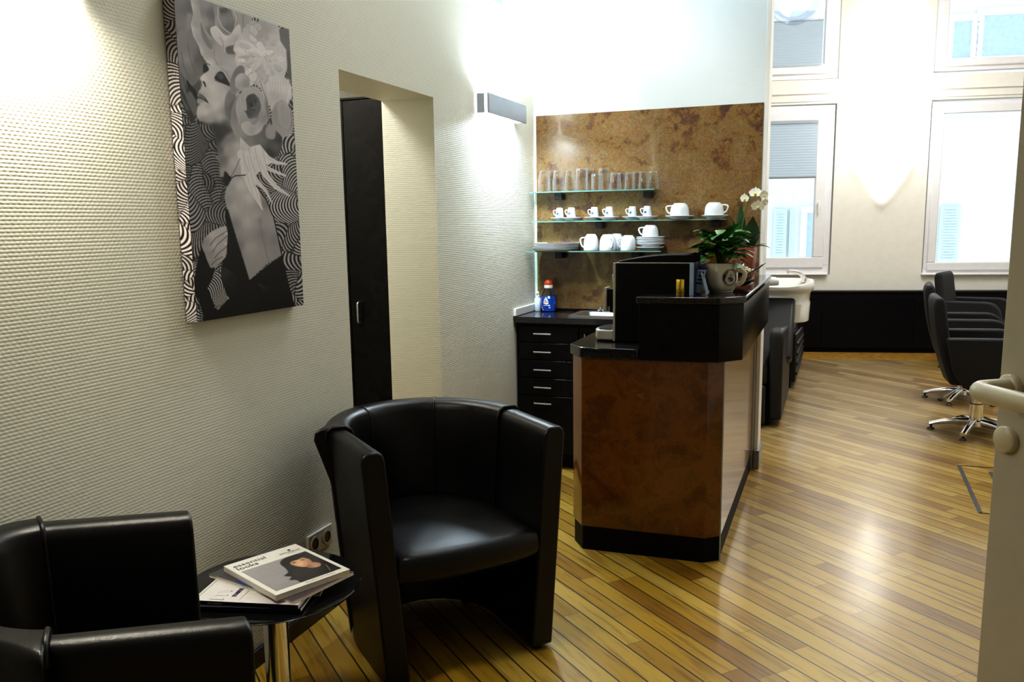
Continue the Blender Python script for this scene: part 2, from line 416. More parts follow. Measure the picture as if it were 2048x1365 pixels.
# ---- printed picture: soft-edged shapes painted into the vertex colours of a fine grid
import numpy as np
class Paint:
    def __init__(s, U, V): s.U, s.V = U, V; s.C = np.zeros(U.shape)
    def sd(s, pts):
        """signed distance to a closed outline, positive inside"""
        U, V = s.U, s.V; ins = np.zeros(U.shape, bool); d2 = np.full(U.shape, 1e9); n = len(pts)
        for i in range(n):
            x0, y0 = pts[i-1]; x1, y1 = pts[i]; dx, dy = x1-x0, y1-y0
            t = np.clip(((U-x0)*dx+(V-y0)*dy)/(dx*dx+dy*dy+1e-9), 0, 1)
            d2 = np.minimum(d2, (U-x0-t*dx)**2+(V-y0-t*dy)**2)
            if abs(dy) > 1e-9:
                c = ((y0 > V) != (y1 > V)) & (U < dx*(V-y0)/dy+x0); ins ^= c
        d = np.sqrt(d2); return np.where(ins, d, -d)
    def mixin(s, a, c): s.C = s.C*(1-a)+c*a
    def fill(s, pts, col, soft=1.2, ctrl=None, edge=0., ew=4., op=1.):
        d = s.sd(pts); a = np.clip(.5+d/soft, 0, 1)*op
        if ctrl:
            w = 0; acc = 0
            for x, y, c in ctrl:
                k = 1/((s.U-x)**2+(s.V-y)**2+18)**1.3; w = w+k; acc = acc+k*c
            c = acc/w
        else: c = col
        if edge: c = c+edge*np.exp(-np.maximum(d, 0)/ew)
        s.mixin(a, c)
    def line(s, pts, w, col, soft=.9, op=1.):
        d2 = np.full(s.U.shape, 1e9); n = len(pts); W_ = np.zeros(s.U.shape)
        for i in range(n-1):
            x0, y0 = pts[i]; x1, y1 = pts[i+1]; dx, dy = x1-x0, y1-y0
            t = np.clip(((s.U-x0)*dx+(s.V-y0)*dy)/(dx*dx+dy*dy+1e-9), 0, 1)
            q = (s.U-x0-t*dx)**2+(s.V-y0-t*dy)**2
            ww = (w[i]+(w[i+1]-w[i])*t) if isinstance(w, (list, tuple)) else w
            up = q < d2; W_ = np.where(up, ww, W_); d2 = np.where(up, q, d2)
        s.mixin(np.clip(.5+(W_/2-np.sqrt(d2))/soft, 0, 1)*op, col)
    def glow(s, x, y, rx, ry, col, op=1., rot=0.):
        c, sn = math.cos(rot), math.sin(rot); X_ = (s.U-x)*c+(s.V-y)*sn; Y_ = -(s.U-x)*sn+(s.V-y)*c
        s.mixin(np.exp(-(X_/rx)**2-(Y_/ry)**2)*op, col)
def ell(x, y, rx, ry, n=30, jag=0., seed=1, rot=0.):
    r = random.Random(seed); o = []
    for i in range(n):
        a = 2*PI*i/n; k = 1+jag*(r.random()*2-1); X_, Y_ = rx*k*math.cos(a), ry*k*math.sin(a)
        o.append((x+X_*math.cos(rot)-Y_*math.sin(rot), y+X_*math.sin(rot)+Y_*math.cos(rot)))
    return o
def smooth_poly(pts, n=4):
    out = []; m = len(pts)
    for i in range(m):
        p0, p1, p2, p3 = pts[i-1], pts[i], pts[(i+1) % m], pts[(i+2) % m]
        for k in range(n):
            t = k/n
            out.append(tuple(.5*(2*p1[j]+(p2[j]-p0[j])*t+(2*p0[j]-5*p1[j]+4*p2[j]-p3[j])*t*t+(3*p1[j]-p0[j]-3*p2[j]+p3[j])*t**3) for j in (0, 1)))
    return out
def zebra(U, V, per=6.0, seed=4, cell=44):
    r = np.random.RandomState(seed); x0, x1, y0, y1 = U.min()-40, U.max()+40, V.min()-40, V.max()+40
    n = int((x1-x0)*(y1-y0)/cell**2); sx = x0+(x1-x0)*r.rand(n); sy = y0+(y1-y0)*r.rand(n)
    best = np.full(U.shape, 1e9); ph = np.zeros(U.shape); e2 = np.full(U.shape, 1e9); wd = np.zeros(U.shape)
    for i in range(n):
        a = r.rand()*2*PI; c, sn = math.cos(a), math.sin(a)
        X_ = (U-sx[i])*c+(V-sy[i])*sn; Y_ = -(U-sx[i])*sn+(V-sy[i])*c
        d = (X_/1.35)**2+Y_**2
        # ribs of a feather: they leave the spine at a slant and curve outwards
        p = (X_+Y_*Y_*.022)/per*(1 if r.rand() < .8 else .75)+r.rand()
        up = d < best; e2 = np.where(up, best, np.minimum(e2, d)); ph = np.where(up, p, ph); best = np.where(up, d, best); wd = np.where(up, r.rand(), wd)
    s_ = .5+.5*np.sin(2*PI*ph); edge = np.clip((np.sqrt(e2)-np.sqrt(best))/2.5, 0, 1)
    lvl = .40+.22*wd
    return .008+np.clip((s_-.40)*4, 0, 1)*lvl*(.35+.65*edge)
def canvas_art(U, V):
    P_ = Paint(U, V); P_.C = zebra(U, V)
    A = lambda *q: [(300+x/4.0156, y/4.0156) for x, y in q]
    B = lambda *q: [(320+x/4.0133, 320+y/4.0133) for x, y in q]
    a1 = lambda x, y: (300+x/4.0156, y/4.0156); b1 = lambda x, y: (320+x/4.0133, 320+y/4.0133)
    ca = lambda *q: [(300+x/4.0156, y/4.0156, c) for x, y, c in q]
    cb = lambda *q: [(320+x/4.0133, 320+y/4.0133, c) for x, y, c in q]
    S = smooth_poly
    P_.C = P_.C*(1-.45*np.exp(-((U-440)/60)**2-((V-330)/120)**2))
    # left side petals / hair
    P_.fill(A((190, -80), (360, -80), (370, 200), (400, 420), (455, 520), (415, 640), (390, 760), (378, 930), (340, 985), (275, 890), (235, 760), (195, 590), (210, 400), (203, 200)), 0, 2, ca((240, 0, .33), (320, 50, .26), (260, 200, .36), (230, 300, .28), (300, 330, .38), (390, 500, .20), (330, 560, .33), (250, 560, .30), (230, 640, .16), (300, 640, .26), (380, 650, .17), (300, 740, .12), (350, 830, .20), (330, 940, .10), (260, 800, .12)))
    P_.fill(S(A((225, 260), (330, 240), (375, 400), (420, 500), (420, 590), (340, 690), (265, 610), (220, 480))), 0, 3, ca((260, 300, .38), (330, 300, .34), (390, 480, .24), (300, 480, .42), (330, 640, .30), (270, 560, .33)))
    P_.fill(A((295, 105), (338, 115), (325, 235), (285, 240)), .40, 3)
    for q in (((300, 360), (320, 470), (370, 600)), ((250, 420), (270, 540), (320, 640))): P_.line(A(*q), 1.6, .22, 3, .7)
    for q in (((230, 560), (255, 690), (300, 800), (355, 930)), ((250, 620), (280, 730), (330, 850)), ((215, 640), (245, 770), (300, 880))): P_.line(A(*q), 2.4, .30, 2.5, .8)
    P_.fill(S(A((292, 640), (330, 690), (372, 740), (378, 800), (345, 770), (305, 705))), .03, 2.5); P_.fill(S(A((300, 755), (335, 745), (376, 860), (368, 930), (335, 880))), .26, 3)
    # large rose
    P_.fill(A((310, -80), (900, -80), (800, 200), (820, 330), (740, 430), (740, 560), (680, 610), (620, 548), (545, 530), (500, 532), (450, 500), (405, 430), (390, 370), (345, 290), (325, 200), (345, 110), (330, 40)), 0, 1.3,
            ca((340, 40, .60), (380, 20, .46), (340, 230, .62), (370, 200, .48), (400, 400, .62), (440, 380, .52), (480, 510, .66), (560, 520, .50), (500, 430, .50), (640, 560, .56), (660, 500, .56), (700, 400, .30), (430, 150, .50), (480, 350, .38), (600, 320, .52), (740, 250, .46), (760, 150, .44), (860, 150, .50), (450, 40, .36)), edge=.06, ew=2)
    P_.fill(S(A((395, -60), (500, 20), (520, 190), (500, 295), (440, 230), (405, 120))), 0, 2.5, ca((430, 20, .42), (500, 120, .26), (490, 260, .30), (430, 180, .46)))
    P_.fill(S(A((405, 180), (440, 260), (500, 380), (470, 385), (415, 290))), .34, 3)
    P_.fill(S(A((515, 40), (600, 20), (690, 90), (700, 180), (668, 262), (620, 280), (560, 250), (525, 150))), 0, 1.6, ca((540, 70, .40), (600, 50, .36), (680, 120, .44), (660, 240, .28), (600, 250, .36), (540, 170, .46), (610, 150, .32)))
    P_.fill(S(A((560, 75), (610, 62), (650, 90), (662, 170), (640, 250), (600, 228), (568, 160))), 0, 2, ca((590, 90, .24), (640, 150, .34), (630, 230, .26), (585, 160, .38)))
    for k in range(9): P_.glow(*a1(560+k*7, 72+12*(k % 3)), 1.3, 1.3, .04, .9)
    P_.line(A((545, 55), (543, 140), (578, 220), (640, 268)), 1.6, .60); P_.line(A((668, 88), (694, 140), (676, 258)), 1.8, .58); P_.line(A((630, 80), (668, 150), (655, 250)), 1., .18, 1, .8)
    P_.fill(S(A((482, 232), (520, 208), (548, 225), (600, 285), (640, 280), (690, 212), (722, 205), (728, 320), (670, 362), (628, 372), (602, 424), (583, 370), (562, 362), (500, 292)), 3), 0, 1.3, ca((500, 240, .68), (560, 330, .62), (600, 300, .70), (600, 400, .60), (700, 230, .64), (700, 330, .50), (640, 340, .56)), edge=.05, ew=1.5)
    P_.fill(S(A((610, 378), (700, 362), (738, 400), (690, 432), (620, 430))), 0, 3, ca((630, 400, .22), (720, 400, .34)))
    P_.line(A((515, 395), (512, 460), (545, 530)), 1.2, .34, 1.5); P_.line(A((745, 120), (748, 220), (775, 310)), 2.4, .34, 3); P_.line(A((560, 300), (585, 340), (590, 380)), 1.2, .36, 1.5)
    # face
    face = A((440, 520), (545, 528), (620, 545), (700, 600), (720, 720), (700, 900), (690, 1080), (760, 1110), (765, 1420), (560, 1420), (548, 1260), (520, 1110), (482, 1012), (440, 990), (402, 975), (378, 945), (372, 915), (377, 872), (387, 845), (377, 822), (377, 806), (388, 786), (379, 768), (381, 750), (390, 733), (412, 703), (415, 672), (401, 645), (401, 622), (430, 592), (468, 566), (470, 548))
    P_.fill(face, 0, 1.4, ca((420, 620, .70), (480, 580, .62), (500, 700, .68), (440, 720, .60), (420, 760, .52), (400, 900, .64), (440, 900, .66), (520, 850, .66), (600, 760, .60), (560, 940, .56), (480, 960, .50), (420, 965, .42), (600, 1000, .22), (520, 1020, .14), (620, 900, .38), (560, 620, .52), (640, 700, .50), (560, 1080, .14), (640, 1100, .36), (560, 1200, .22), (620, 1200, .48), (700, 1180, .56), (700, 1300, .62), (600, 1350, .46), (560, 1320, .26)))
    P_.fill(S(A((400, 978), (470, 990), (600, 1005), (660, 1050), (600, 1095), (535, 1180), (515, 1105), (482, 1018))), .10, 9, op=.75)
    P_.glow(*a1(520, 800), 18, 22, .70, .45); P_.glow(*a1(430, 640), 7, 7, .74, .5); P_.glow(*a1(470, 850), 6, 5, .42, .35)
    P_.fill(S(A((516, 632), (530, 598), (552, 576), (582, 580), (612, 625), (648, 694), (600, 676), (548, 655))), .05, 2.2); P_.fill(S(A((535, 604), (556, 588), (582, 594), (592, 628), (560, 640))), .16, 3)
    P_.line(A((520, 648), (560, 662), (640, 690)), .9, .02, .8); P_.line(A((560, 540), (612, 580), (650, 650)), 1.0, .26, 1.4, .8)
    P_.fill(S(A((426, 524), (445, 514), (468, 545), (466, 568), (432, 586), (424, 555))), .04, 1.8)
    P_.fill(S(A((382, 745), (405, 752), (440, 780), (467, 826), (440, 812), (412, 796), (386, 787))), 0, 1.6, ca((390, 760, .36), (420, 775, .28), (460, 822, .08), (400, 790, .16)))
    P_.line(A((384, 790), (415, 797), (442, 812), (466, 828)), 1.1, .05, 1.); P_.fill(S(A((380, 800), (410, 800), (438, 814), (415, 824), (384, 826))), .46, 1.8); P_.glow(*a1(384, 838), 3.5, 2.4, .12, .8)
    P_.fill(S(A((418, 656), (436, 656), (449, 690), (441, 700), (430, 674))), .06, 1.2); P_.line(A((408, 645), (407, 670), (408, 694)), 1.6, .16, 1.6, .8)
    # carnation
    P_.fill(ell(*a1(905, 430), 56, 68, 70, .06, 11), 0, 1.2, ca(*[(905+180*math.cos(k*1.3)*(.35+.65*((k*37) % 10)/10), 430+220*math.sin(k*1.3)*(.35+.65*((k*53) % 10)/10), (.66, .52, .70, .46, .62)[k % 5]) for k in range(34)]))
    for i in range(46):
        r = random.Random(i+7); a = r.random()*2*PI; q = r.random()**.6; cx, cy_ = 905+190*q*math.cos(a), 430+235*q*math.sin(a)
        P_.fill(ell(*a1(cx, cy_), 7+8*r.random(), 3.5+4*r.random(), 18, .22, 30+i, a), .50+.24*r.random(), 1.5, edge=.10, ew=1.2, op=.85)
        if i % 2: P_.line([a1(cx-14, cy_+10), a1(cx+6, cy_+26), a1(cx+24, cy_+20)], 1.3, .36, 1.6, .6)
    P_.fill(ell(*a1(1030, 745), 27, 38, 44, .09, 12), 0, 1.3, ca((980, 680, .66), (1080, 700, .70), (1030, 850, .60), (1000, 780, .56), (1090, 640, .62)))
    for k in range(8): P_.line(A((960+k*22, 660), (975+k*18, 740), (985+k*14, 800+10*(k % 3))), 1.0, .46, 1.3, .6)
    P_.fill(A((1035, 235), (1112, 225), (1140, 650), (1098, 620), (1100, 520), (1092, 400), (1045, 330)), 0, 2, ca((1090, 260, .24), (1110, 500, .20), (1070, 330, .26)))
    # peony
    P_.fill(S(ell(*a1(648, 850), 13, 32, 14)), 0, 1.6, ca((620, 800, .36), (680, 850, .24), (640, 950, .30)), edge=.06, ew=2)
    P_.fill(S(ell(*a1(700, 640), 13, 30, 14, rot=.3)), 0, 1.6, ca((680, 560, .30), (720, 700, .38)), edge=.05, ew=2)
    P_.fill(S(ell(*a1(795, 940), 37, 53, 22, .04, 5), 2), 0, 1.6, ca((680, 900, .36), (720, 1050, .44), (840, 1120, .34), (900, 950, .38), (780, 780, .40)), edge=.07, ew=2)
    P_.fill(S(ell(*a1(740, 660), 15, 18, 14, .06, 8)), 0, 1.5, ca((700, 620, .60), (770, 680, .42), (720, 720, .52)))
    P_.fill(S(ell(*a1(815, 880), 31, 46, 22, .05, 6), 2), 0, 1.5, ca((720, 860, .52), (760, 1020, .46), (880, 1000, .40), (910, 800, .50), (820, 720, .52)), edge=.08, ew=1.6)
    P_.fill(S(ell(*a1(822, 855), 17, 25, 18, .07, 9), 2), 0, 2.2, ca((790, 800, .13), (850, 850, .24), (860, 950, .28), (800, 900, .18)))
    for k in range(22):
        r = random.Random(60+k); P_.glow(*a1(790+r.random()*64, 795+r.random()*95), 1.4, 1.4, .03, .9)
    P_.fill(S(A((735, 1000), (790, 975), (830, 1010), (885, 955), (930, 900), (940, 960), (880, 1060), (800, 1090), (745, 1050)), 3), 0, 1.4, ca((760, 1020, .58), (830, 1040, .50), (920, 940, .40), (860, 1060, .56)), edge=.08, ew=1.2)
    P_.fill(S(A((720, 780), (750, 720), (775, 860), (765, 890), (735, 850))), .50, 1.5, edge=.08, ew=1.2)
    P_.fill(S(A((860, 640), (925, 700), (960, 930), (935, 960), (905, 760))), 0, 1.8, ca((890, 680, .58), (945, 900, .36)), edge=.06, ew=1.5); P_.line(A((880, 650), (930, 790), (950, 930)), 1.0, .16, 1.2, .8)
    P_.fill(S(ell(*a1(1062, 955), 22, 38, 18, .05, 13, -.12), 2), 0, 1.8, ca((1000, 900, .40), (1120, 950, .36), (1060, 1060, .46), (1060, 880, .52)), edge=.06, ew=2)
    P_.fill(S(ell(*a1(1078, 930), 12, 25, 14, .06, 14, -.2)), .46, 2.5, edge=.06, ew=1.5)
    P_.fill(S(A((920, 1000), (1000, 1040), (1062, 1120), (1035, 1240), (965, 1270), (900, 1185), (790, 1195), (745, 1120), (880, 1075)), 3), 0, 2, ca((960, 1040, .26), (1040, 1120, .12), (960, 1230, .10), (1000, 1180, .22), (800, 1150, .38), (880, 1130, .30)))
    P_.fill(S(A((935, 1020), (1000, 1005), (1000, 1110), (935, 1105))), .44, 3)
    # back, shoulder
    P_.fill(B((440, -30), (700, -30), (690, 120), (760, 200), (850, 330), (920, 500), (975, 768), (860, 834), (716, 970), (662, 790), (592, 560), (535, 390), (516, 300), (530, 225), (560, 150), (520, 90)), 0, 1.5,
            cb((500, 0, .30), (600, 20, .58), (620, 110, .50), (560, 230, .48), (540, 330, .44), (650, 200, .62), (720, 300, .60), (600, 380, .54), (600, 520, .38), (700, 500, .56), (760, 450, .52), (640, 690, .34), (720, 700, .50), (720, 900, .42), (800, 480, .42), (810, 600, .38), (840, 760, .44), (880, 500, .46), (930, 650, .36), (940, 740, .40), (850, 350, .34), (790, 250, .44)))
    P_.line(B((800, 480), (815, 580), (850, 740), (870, 830)), 3.2, .33, 6, .6); P_.fill(S(B((520, 90), (565, 150), (535, 215), (510, 160))), .05, 3)
    # plumes
    P_.fill(A((720, 1100), (800, 1180), (880, 1160), (960, 1260), (1010, 1300), (920, 1330), (840, 1420), (730, 1420)), 0, 1.5, ca((760, 1200, .62), (850, 1200, .70), (960, 1290, .70), (780, 1350, .66)))
    for pts, w in (([(690, -30), (730, 150), (770, 280), (820, 400)], [22, 20, 14, 2]), ([(650, -50), (690, 120), (720, 230), (740, 280)], [16, 12, 7, 2]), ([(740, -30), (800, 40), (900, 85), (1005, 128)], [12, 11, 7, 4]),
                   ([(790, 10), (850, 125), (930, 220), (1036, 288)], [14, 12, 9, 3]), ([(840, -30), (930, 22), (1012, 35)], [9, 8, 4]), ([(760, 150), (850, 250), (900, 350)], [9, 6, 1])):
        P_.line(B(*pts), w, .68, 1.3); P_.line(B(*[(x+10, y+6) for x, y in pts]), 1.0, .50, 1.5, .7)
    for x in (700, 750, 800, 860): P_.line([a1(x+40, 1185), a1(x+60, 1290), a1(x+92, 1380)], .8, .36, 1.2, .7)
    P_.line(B((545, 165), (600, 128), (682, 122)), 2.2, .02); P_.line(B((560, 150), (600, 80), (640, -10)), 1.0, .08, 1.); P_.fill(ell(*b1(558, 152), 3.2, 5.5, 16), .015, 1.2)
    P_.line(B((770, 205), (850, 320), (910, 460), (950, 640), (977, 772)), 2.0, .012, 1.)
    # gown, sleeve
    P_.fill(B((520, 385), (545, 400), (600, 590), (664, 790), (718, 972), (600, 1000), (500, 860), (490, 780), (540, 690)), .016, 3)
    P_.fill(B((330, 690), (350, 740), (400, 862), (440, 870), (420, 950), (400, 1060), (440, 1190), (560, 1110), (490, 1000), (490, 850), (620, 950), (716, 968), (830, 872), (975, 766), (1000, 860), (1040, 1030), (1090, 1200), (1090, 1400), (330, 1400), (345, 1250), (310, 1120), (265, 1070), (285, 880)), .010, 1.6)
    P_.fill(S(B((492, 865), (560, 885), (620, 945), (600, 1040), (520, 1090), (500, 1000))), 0, 5, cb((520, 900, .09), (580, 960, .05), (540, 1060, .03)))
    for x, y, rx, ry, c in ((810, 1010, 9, 4, .12), (830, 1050, 5, 8, .08), (870, 1040, 2, 9, .09), (350, 1110, 7, 5, .05), (420, 1240, 5, 5, .04)): P_.glow(*b1(x, y), rx, ry, c, .8, .5)
    P_.line(B((722, 968), (830, 890), (965, 790)), 1.6, .05, 2.5)
    d = P_.sd(B((440, 880), (482, 858), (490, 960), (545, 1118), (462, 1208), (420, 1130), (380, 1030), (420, 950)))
    P_.mixin(np.clip(.5+d/1.5, 0, 1), zebra(U, V, 5.0, 9, 60))
    # hand
    P_.fill(S(B((343, 655), (380, 605), (425, 568), (520, 530), (536, 560), (542, 605), (535, 690), (522, 785), (420, 868), (392, 838), (360, 760)), 3), 0, 1.4, cb((370, 660, .42), (420, 600, .58), (500, 550, .56), (440, 690, .56), (510, 600, .52), (500, 690, .52), (400, 760, .40), (450, 800, .46), (500, 770, .50), (410, 840, .42)))
    for pts in (((400, 690), (440, 632), (532, 575)), ((420, 740), (460, 678), (538, 612)), ((435, 790), (470, 748), (532, 698)), ((410, 842), (450, 805), (522, 765))): P_.line(B(*pts), 1.6, .14, 1.8, .85)
    for x, y in ((527, 590), (525, 672), (513, 770)): P_.glow(*b1(x, y), 2.6, 1.6, .72, .8, -.5)
    c = np.clip(P_.C, 0, 1); return np.clip((c/.60)**1.6*.66, .004, .9)
# ------------------------------------------------------------------ the room
XL, YB, ZC = -1.778, 5.122, 4.75          # left wall, bar back wall, ceiling
WD = Vector((math.cos(.2), math.sin(.2), 0)); WN = Vector((math.sin(.2), -math.cos(.2), 0)); W0 = Vector((-.267, 10.1, 0))
def WP(s, z, off=0.): return W0+WD*s+WN*off+Vector((0, 0, z))
MW = Matrix(((WD.x, -WN.x, 0, W0.x), (WD.y, -WN.y, 0, W0.y), (0, 0, 1, 0), (0, 0, 0, 1)))   # local (s, outwards, z)

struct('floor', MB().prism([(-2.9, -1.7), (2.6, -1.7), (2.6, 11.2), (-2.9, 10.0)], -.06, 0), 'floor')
struct('ceiling', MB().prism([(-2.9, -1.7), (2.6, -1.7), (2.6, 11.2), (-2.9, 10.0)], ZC, ZC+.06), 'ceiling_white')
DL, DR, DT, TH = 2.893, 3.705, 2.05, .272
struct('wall_left', MB().box((XL-TH, -1.7, 0), (XL, DL, ZC)).box((XL-TH, DL, DT), (XL, DR, ZC)).box((XL-TH, DR, 0), (XL, 10.2, ZC)), 'wallpaper')
struct('wall_back', MB().box((XL, YB, 0), (-.402, YB+.2, ZC)), 'wallpaper_white')
struct('wall_right', MB().box((2.45, -1.6, 0), (2.6, 11, ZC)), 'wall_side')
struct('wall_front', MB().box((XL-.3, -1.7, 0), (2.6, -1.55, ZC)), 'wall_entry')
struct('wall_passage_left', MB().box((-2.92, 1.6, 0), (-2.85, 5.2, 2.75)), 'wall_far')
struct('wall_passage_back', MB().box((-2.85, 5.12, 0), (XL-TH, 5.2, 2.75)), 'wall_far')
struct('wall_passage_front', MB().box((-2.85, 1.6, 0), (XL-TH, 1.7, 2.75)), 'wall_far')
struct('ceiling_passage', MB().box((-2.92, 1.6, 2.75), (XL-TH, 5.2, 2.8)), 'ceiling_white')
struct('baseboard_left', MB().box((XL, -1.55, 0), (XL+.014, DL-.005, .062)).box((XL, DR+.005, 0), (XL+.014, 4.7, .062)), 'baseboard_dark', bevel=.003)
struct('trim_1', MB().box((XL, 4.722, .922), (XL+.016, YB, .966)), 'white_trim', bevel=.002)
struct('trim_2', MB().box((-.410, YB-.004, .06), (-.388, YB+.19, ZC)), 'white_trim', bevel=.002)
struct('trim_3', MB().box((-.412, YB-.02, 0), (-.376, YB+.2, .115)), 'grey_metal', bevel=.004)
struct('trim_4', MB().obox(MW, (-.9, -.62, .0), (2.7, -.16, .003)), 'wood_border')

# window wall with four openings
S_ = [-2.9, -.92, .215, 1.17, 2.30, 3.1]; Z_ = [0, .845, 2.695, 2.95, 4.35, ZC]
wm = MB()
for i in range(5):
    for j in range(5):
        if i in (1, 3) and j in (1, 3): continue
        wm.obox(MW, (S_[i], 0, Z_[j]), (S_[i+1], .32, Z_[j+1]))
struct('wall_window', wm, 'wall_far')
struct('trim_5', MB().obox(MW, (-2.0, -.02, 2.80), (2.6, .0, 2.83)).obox(MW, (-2.0, -.012, 2.72), (2.6, .0, 2.735)), 'white_trim', bevel=.004)
def ring(M, a, b, y0, y1, w):
    (x0, z0), (x1, z1) = a, b
    return (MB().obox(M, (x0, y0, z0), (x1, y1, z0+w)).obox(M, (x0, y0, z1-w), (x1, y1, z1))
            .obox(M, (x0, y0, z0+w), (x0+w, y1, z1-w)).obox(M, (x1-w, y0, z0+w), (x1, y1, z1-w)))
def window(n, s0, s1, z0, z1, fw, sw, sill):
    o = thing('window_%d' % n, None, None, tuple(WP((s0+s1)/2, z0))); o['kind'] = 'structure'
    part('window_frame', ring(MW, (s0, z0), (s1, z1), .015, .11, fw), 'window_frame', o, True, bevel=.006)
    part('sash', ring(MW, (s0+fw*.75, z0+fw*.75), (s1-fw*.75, z1-fw*.75), -.01, .07, sw), 'window_frame', o, True, bevel=.008)
    k = fw*.75+sw
    part('glass_pane', MB().obox(MW, (s0+k-.01, .03, z0+k-.01), (s1-k+.01, .036, z1-k+.01)), 'window_glass', o, True)
    if sill:
        part('window_sill', MB().obox(MW, (s0-.02, -.055, z0-.02), (s1-.015, .03, z0+.006)), 'window_frame', o, True, bevel=.012, seg=3)
    return o
window(1, -.90, .20, .866, 2.68, .085, .115, True)
window(2, -.90, .215, 2.955, 4.34, .075, .10, False)
w3 = window(3, 1.185, 2.26, .860, 2.672, .045, .085, True)
window(4, 1.175, 2.26, 2.985, 4.34, .060, .07, False)
wh = window
part('window_handle', MB().obox(MW, (.048, -.05, 1.52), (.068, -.036, 1.66)).obox(MW, (.05, -.036, 1.60), (.066, -.01, 1.63)), 'white_ceramic', bpy.data.objects['window_1'], True, bevel=.005)

# pleated blinds
def blind(name, s0, s1, z0, z1, label):
    t = thing(name, label, 'blind', tuple(WP((s0+s1)/2, z0, .03)), 0, 'pleated blinds in the window on the far left')
    rows = []; n = int((z1-z0)/.014)
    for i in range(n+1):
        rows.append([WP(s0, z0+(z1-z0)*i/n, .022+(.003 if i % 2 else 0)), WP(s1, z0+(z1-z0)*i/n, .022+(.003 if i % 2 else 0))])
    part('pleated_fabric', MB().grid(rows), 'blind_fabric', t, True)
    return t
b1 = blind('window_blind', -.72, .018, 1.925, 2.49, 'grey pleated blind pulled halfway down the lower window beside the bar wall')
part('bottom_rail', MB().obox(MW, (-.72, -.036, 1.908), (.018, -.014, 1.926)), 'grey_metal', b1, True, bevel=.003)
part('top_rail', MB().obox(MW, (-.72, -.036, 2.49), (.022, -.012, 2.525)), 'sconce_metal', b1, True, bevel=.003)
b2 = blind('window_blind', -.72, .032, 3.09, 3.56, 'grey pleated blind covering the bottom of the upper window beside the bar wall')
part('top_rail', MB().obox(MW, (-.72, -.036, 3.555), (.034, -.014, 3.572)), 'sconce_metal', b2, True, bevel=.003)

# house across the street
hb = thing('building', 'white house front across the street with pale green louvred shutters', 'building', (1.0, 18.0, 0))
MF = Matrix(((WD.x, -WN.x, 0, .3), (WD.y, -WN.y, 0, 17.0), (0, 0, 1, 0), (0, 0, 0, 1)))
part('wall', MB().obox(MF, (-14, 0, -8), (16, .4, 14)), 'facade', hb, True)
part('cornice', MB().obox(MF, (-14, -.18, 3.2), (16, 0, 3.35)).obox(MF, (-14, -.08, 5.75), (16, 0, 5.95)), 'facade', hb, True, bevel=.02)
def shutter_at(s, z0, z1, w):
    sl = MB().obox(MF, (s, -.07, z0), (s+w, -.015, z1)); k = z0+.06
    while k < z1-.06: sl.obox(MF, (s+.05, -.095, k), (s+w-.05, -.0702, k+.026)); k += .05
    part('shutter', sl, 'shutter', hb, True)
Q = lambda x, y: (lambda p: ((p-Vector((.3, 17, 0))).dot(WD), p.z))(EYE+ray(x, y)*(((Vector((.3, 17, 0))-EYE).dot(WN))/ray(x, y).dot(WN)))
for (xa, ya, xb, yb) in ((1547, 418, 1570, 516), (1880, 412, 1912, 526), (1579, 418, 1584, 516)):
    s0, z1 = Q(xa, ya); s1, z0 = Q(xb, yb); shutter_at(s0, z0, z1, s1-s0)
for (xa, ya, xb, yb) in ((1612, 424, 1640, 516), (1905, 42, 1940, 118), (1965, 30, 2060, 112)):
    s0, z1 = Q(xa, ya); s1, z0 = Q(xb, yb)
    f = part('window', ring(MF, (s0-.1, z0-.1), (s1+.1, z1+.1), -.06, 0, .12), 'facade', hb, True, bevel=.01)
    part('pane', MB().obox(MF, (s0, -.03, z0), (s1, -.015, z1)), 'facade_window', f, True)

# ------------------------------------------------------------------ wardrobe behind the doorway
WY = 3.96
wr = thing('wardrobe', 'tall black wardrobe standing in the passage behind the wall opening', 'wardrobe', (-2.4, WY+.3, 0))
wz = ony(705, 194.5, WY).z
part('carcass', MB().box((-2.845, WY+.022, 0), (XL-TH-.004, WY+.60, wz-.01)), 'black_wood', wr, True, bevel=.003)
part('top_board', MB().box((-2.847, WY-.004, wz-.012), (XL-TH-.003, WY+.60, wz)), 'black_wood', wr, True, bevel=.002)
xs = ony(692.5, 400, WY).x
part('door', MB().box((-2.845, WY, .06), (xs-.0015, WY+.02, wz-.014)), 'black_wood', wr, True, bevel=.003)
d2 = part('door', MB().box((xs+.0015, WY, .06), (XL-TH-.005, WY+.02, wz-.014)), 'black_wood', wr, True, bevel=.003)
hx, hz1, hz0 = ony(715, 606, WY-.03).x, ony(715, 606, WY-.03).z, ony(717, 646, WY-.03).z
part('handle', MB().tube([(hx, WY, hz1), (hx, WY-.018, hz1)]+bez((hx, WY-.018, hz1), (hx, WY-.032, hz1), (hx, WY-.032, hz1-.014), 5)[1:]+[(hx, WY-.032, hz0+.014)]+bez((hx, WY-.032, hz0+.014), (hx, WY-.032, hz0), (hx, WY-.018, hz0), 5)[1:]+[(hx, WY, hz0)], .0055, 10), 'steel', d2, True, smooth=True)

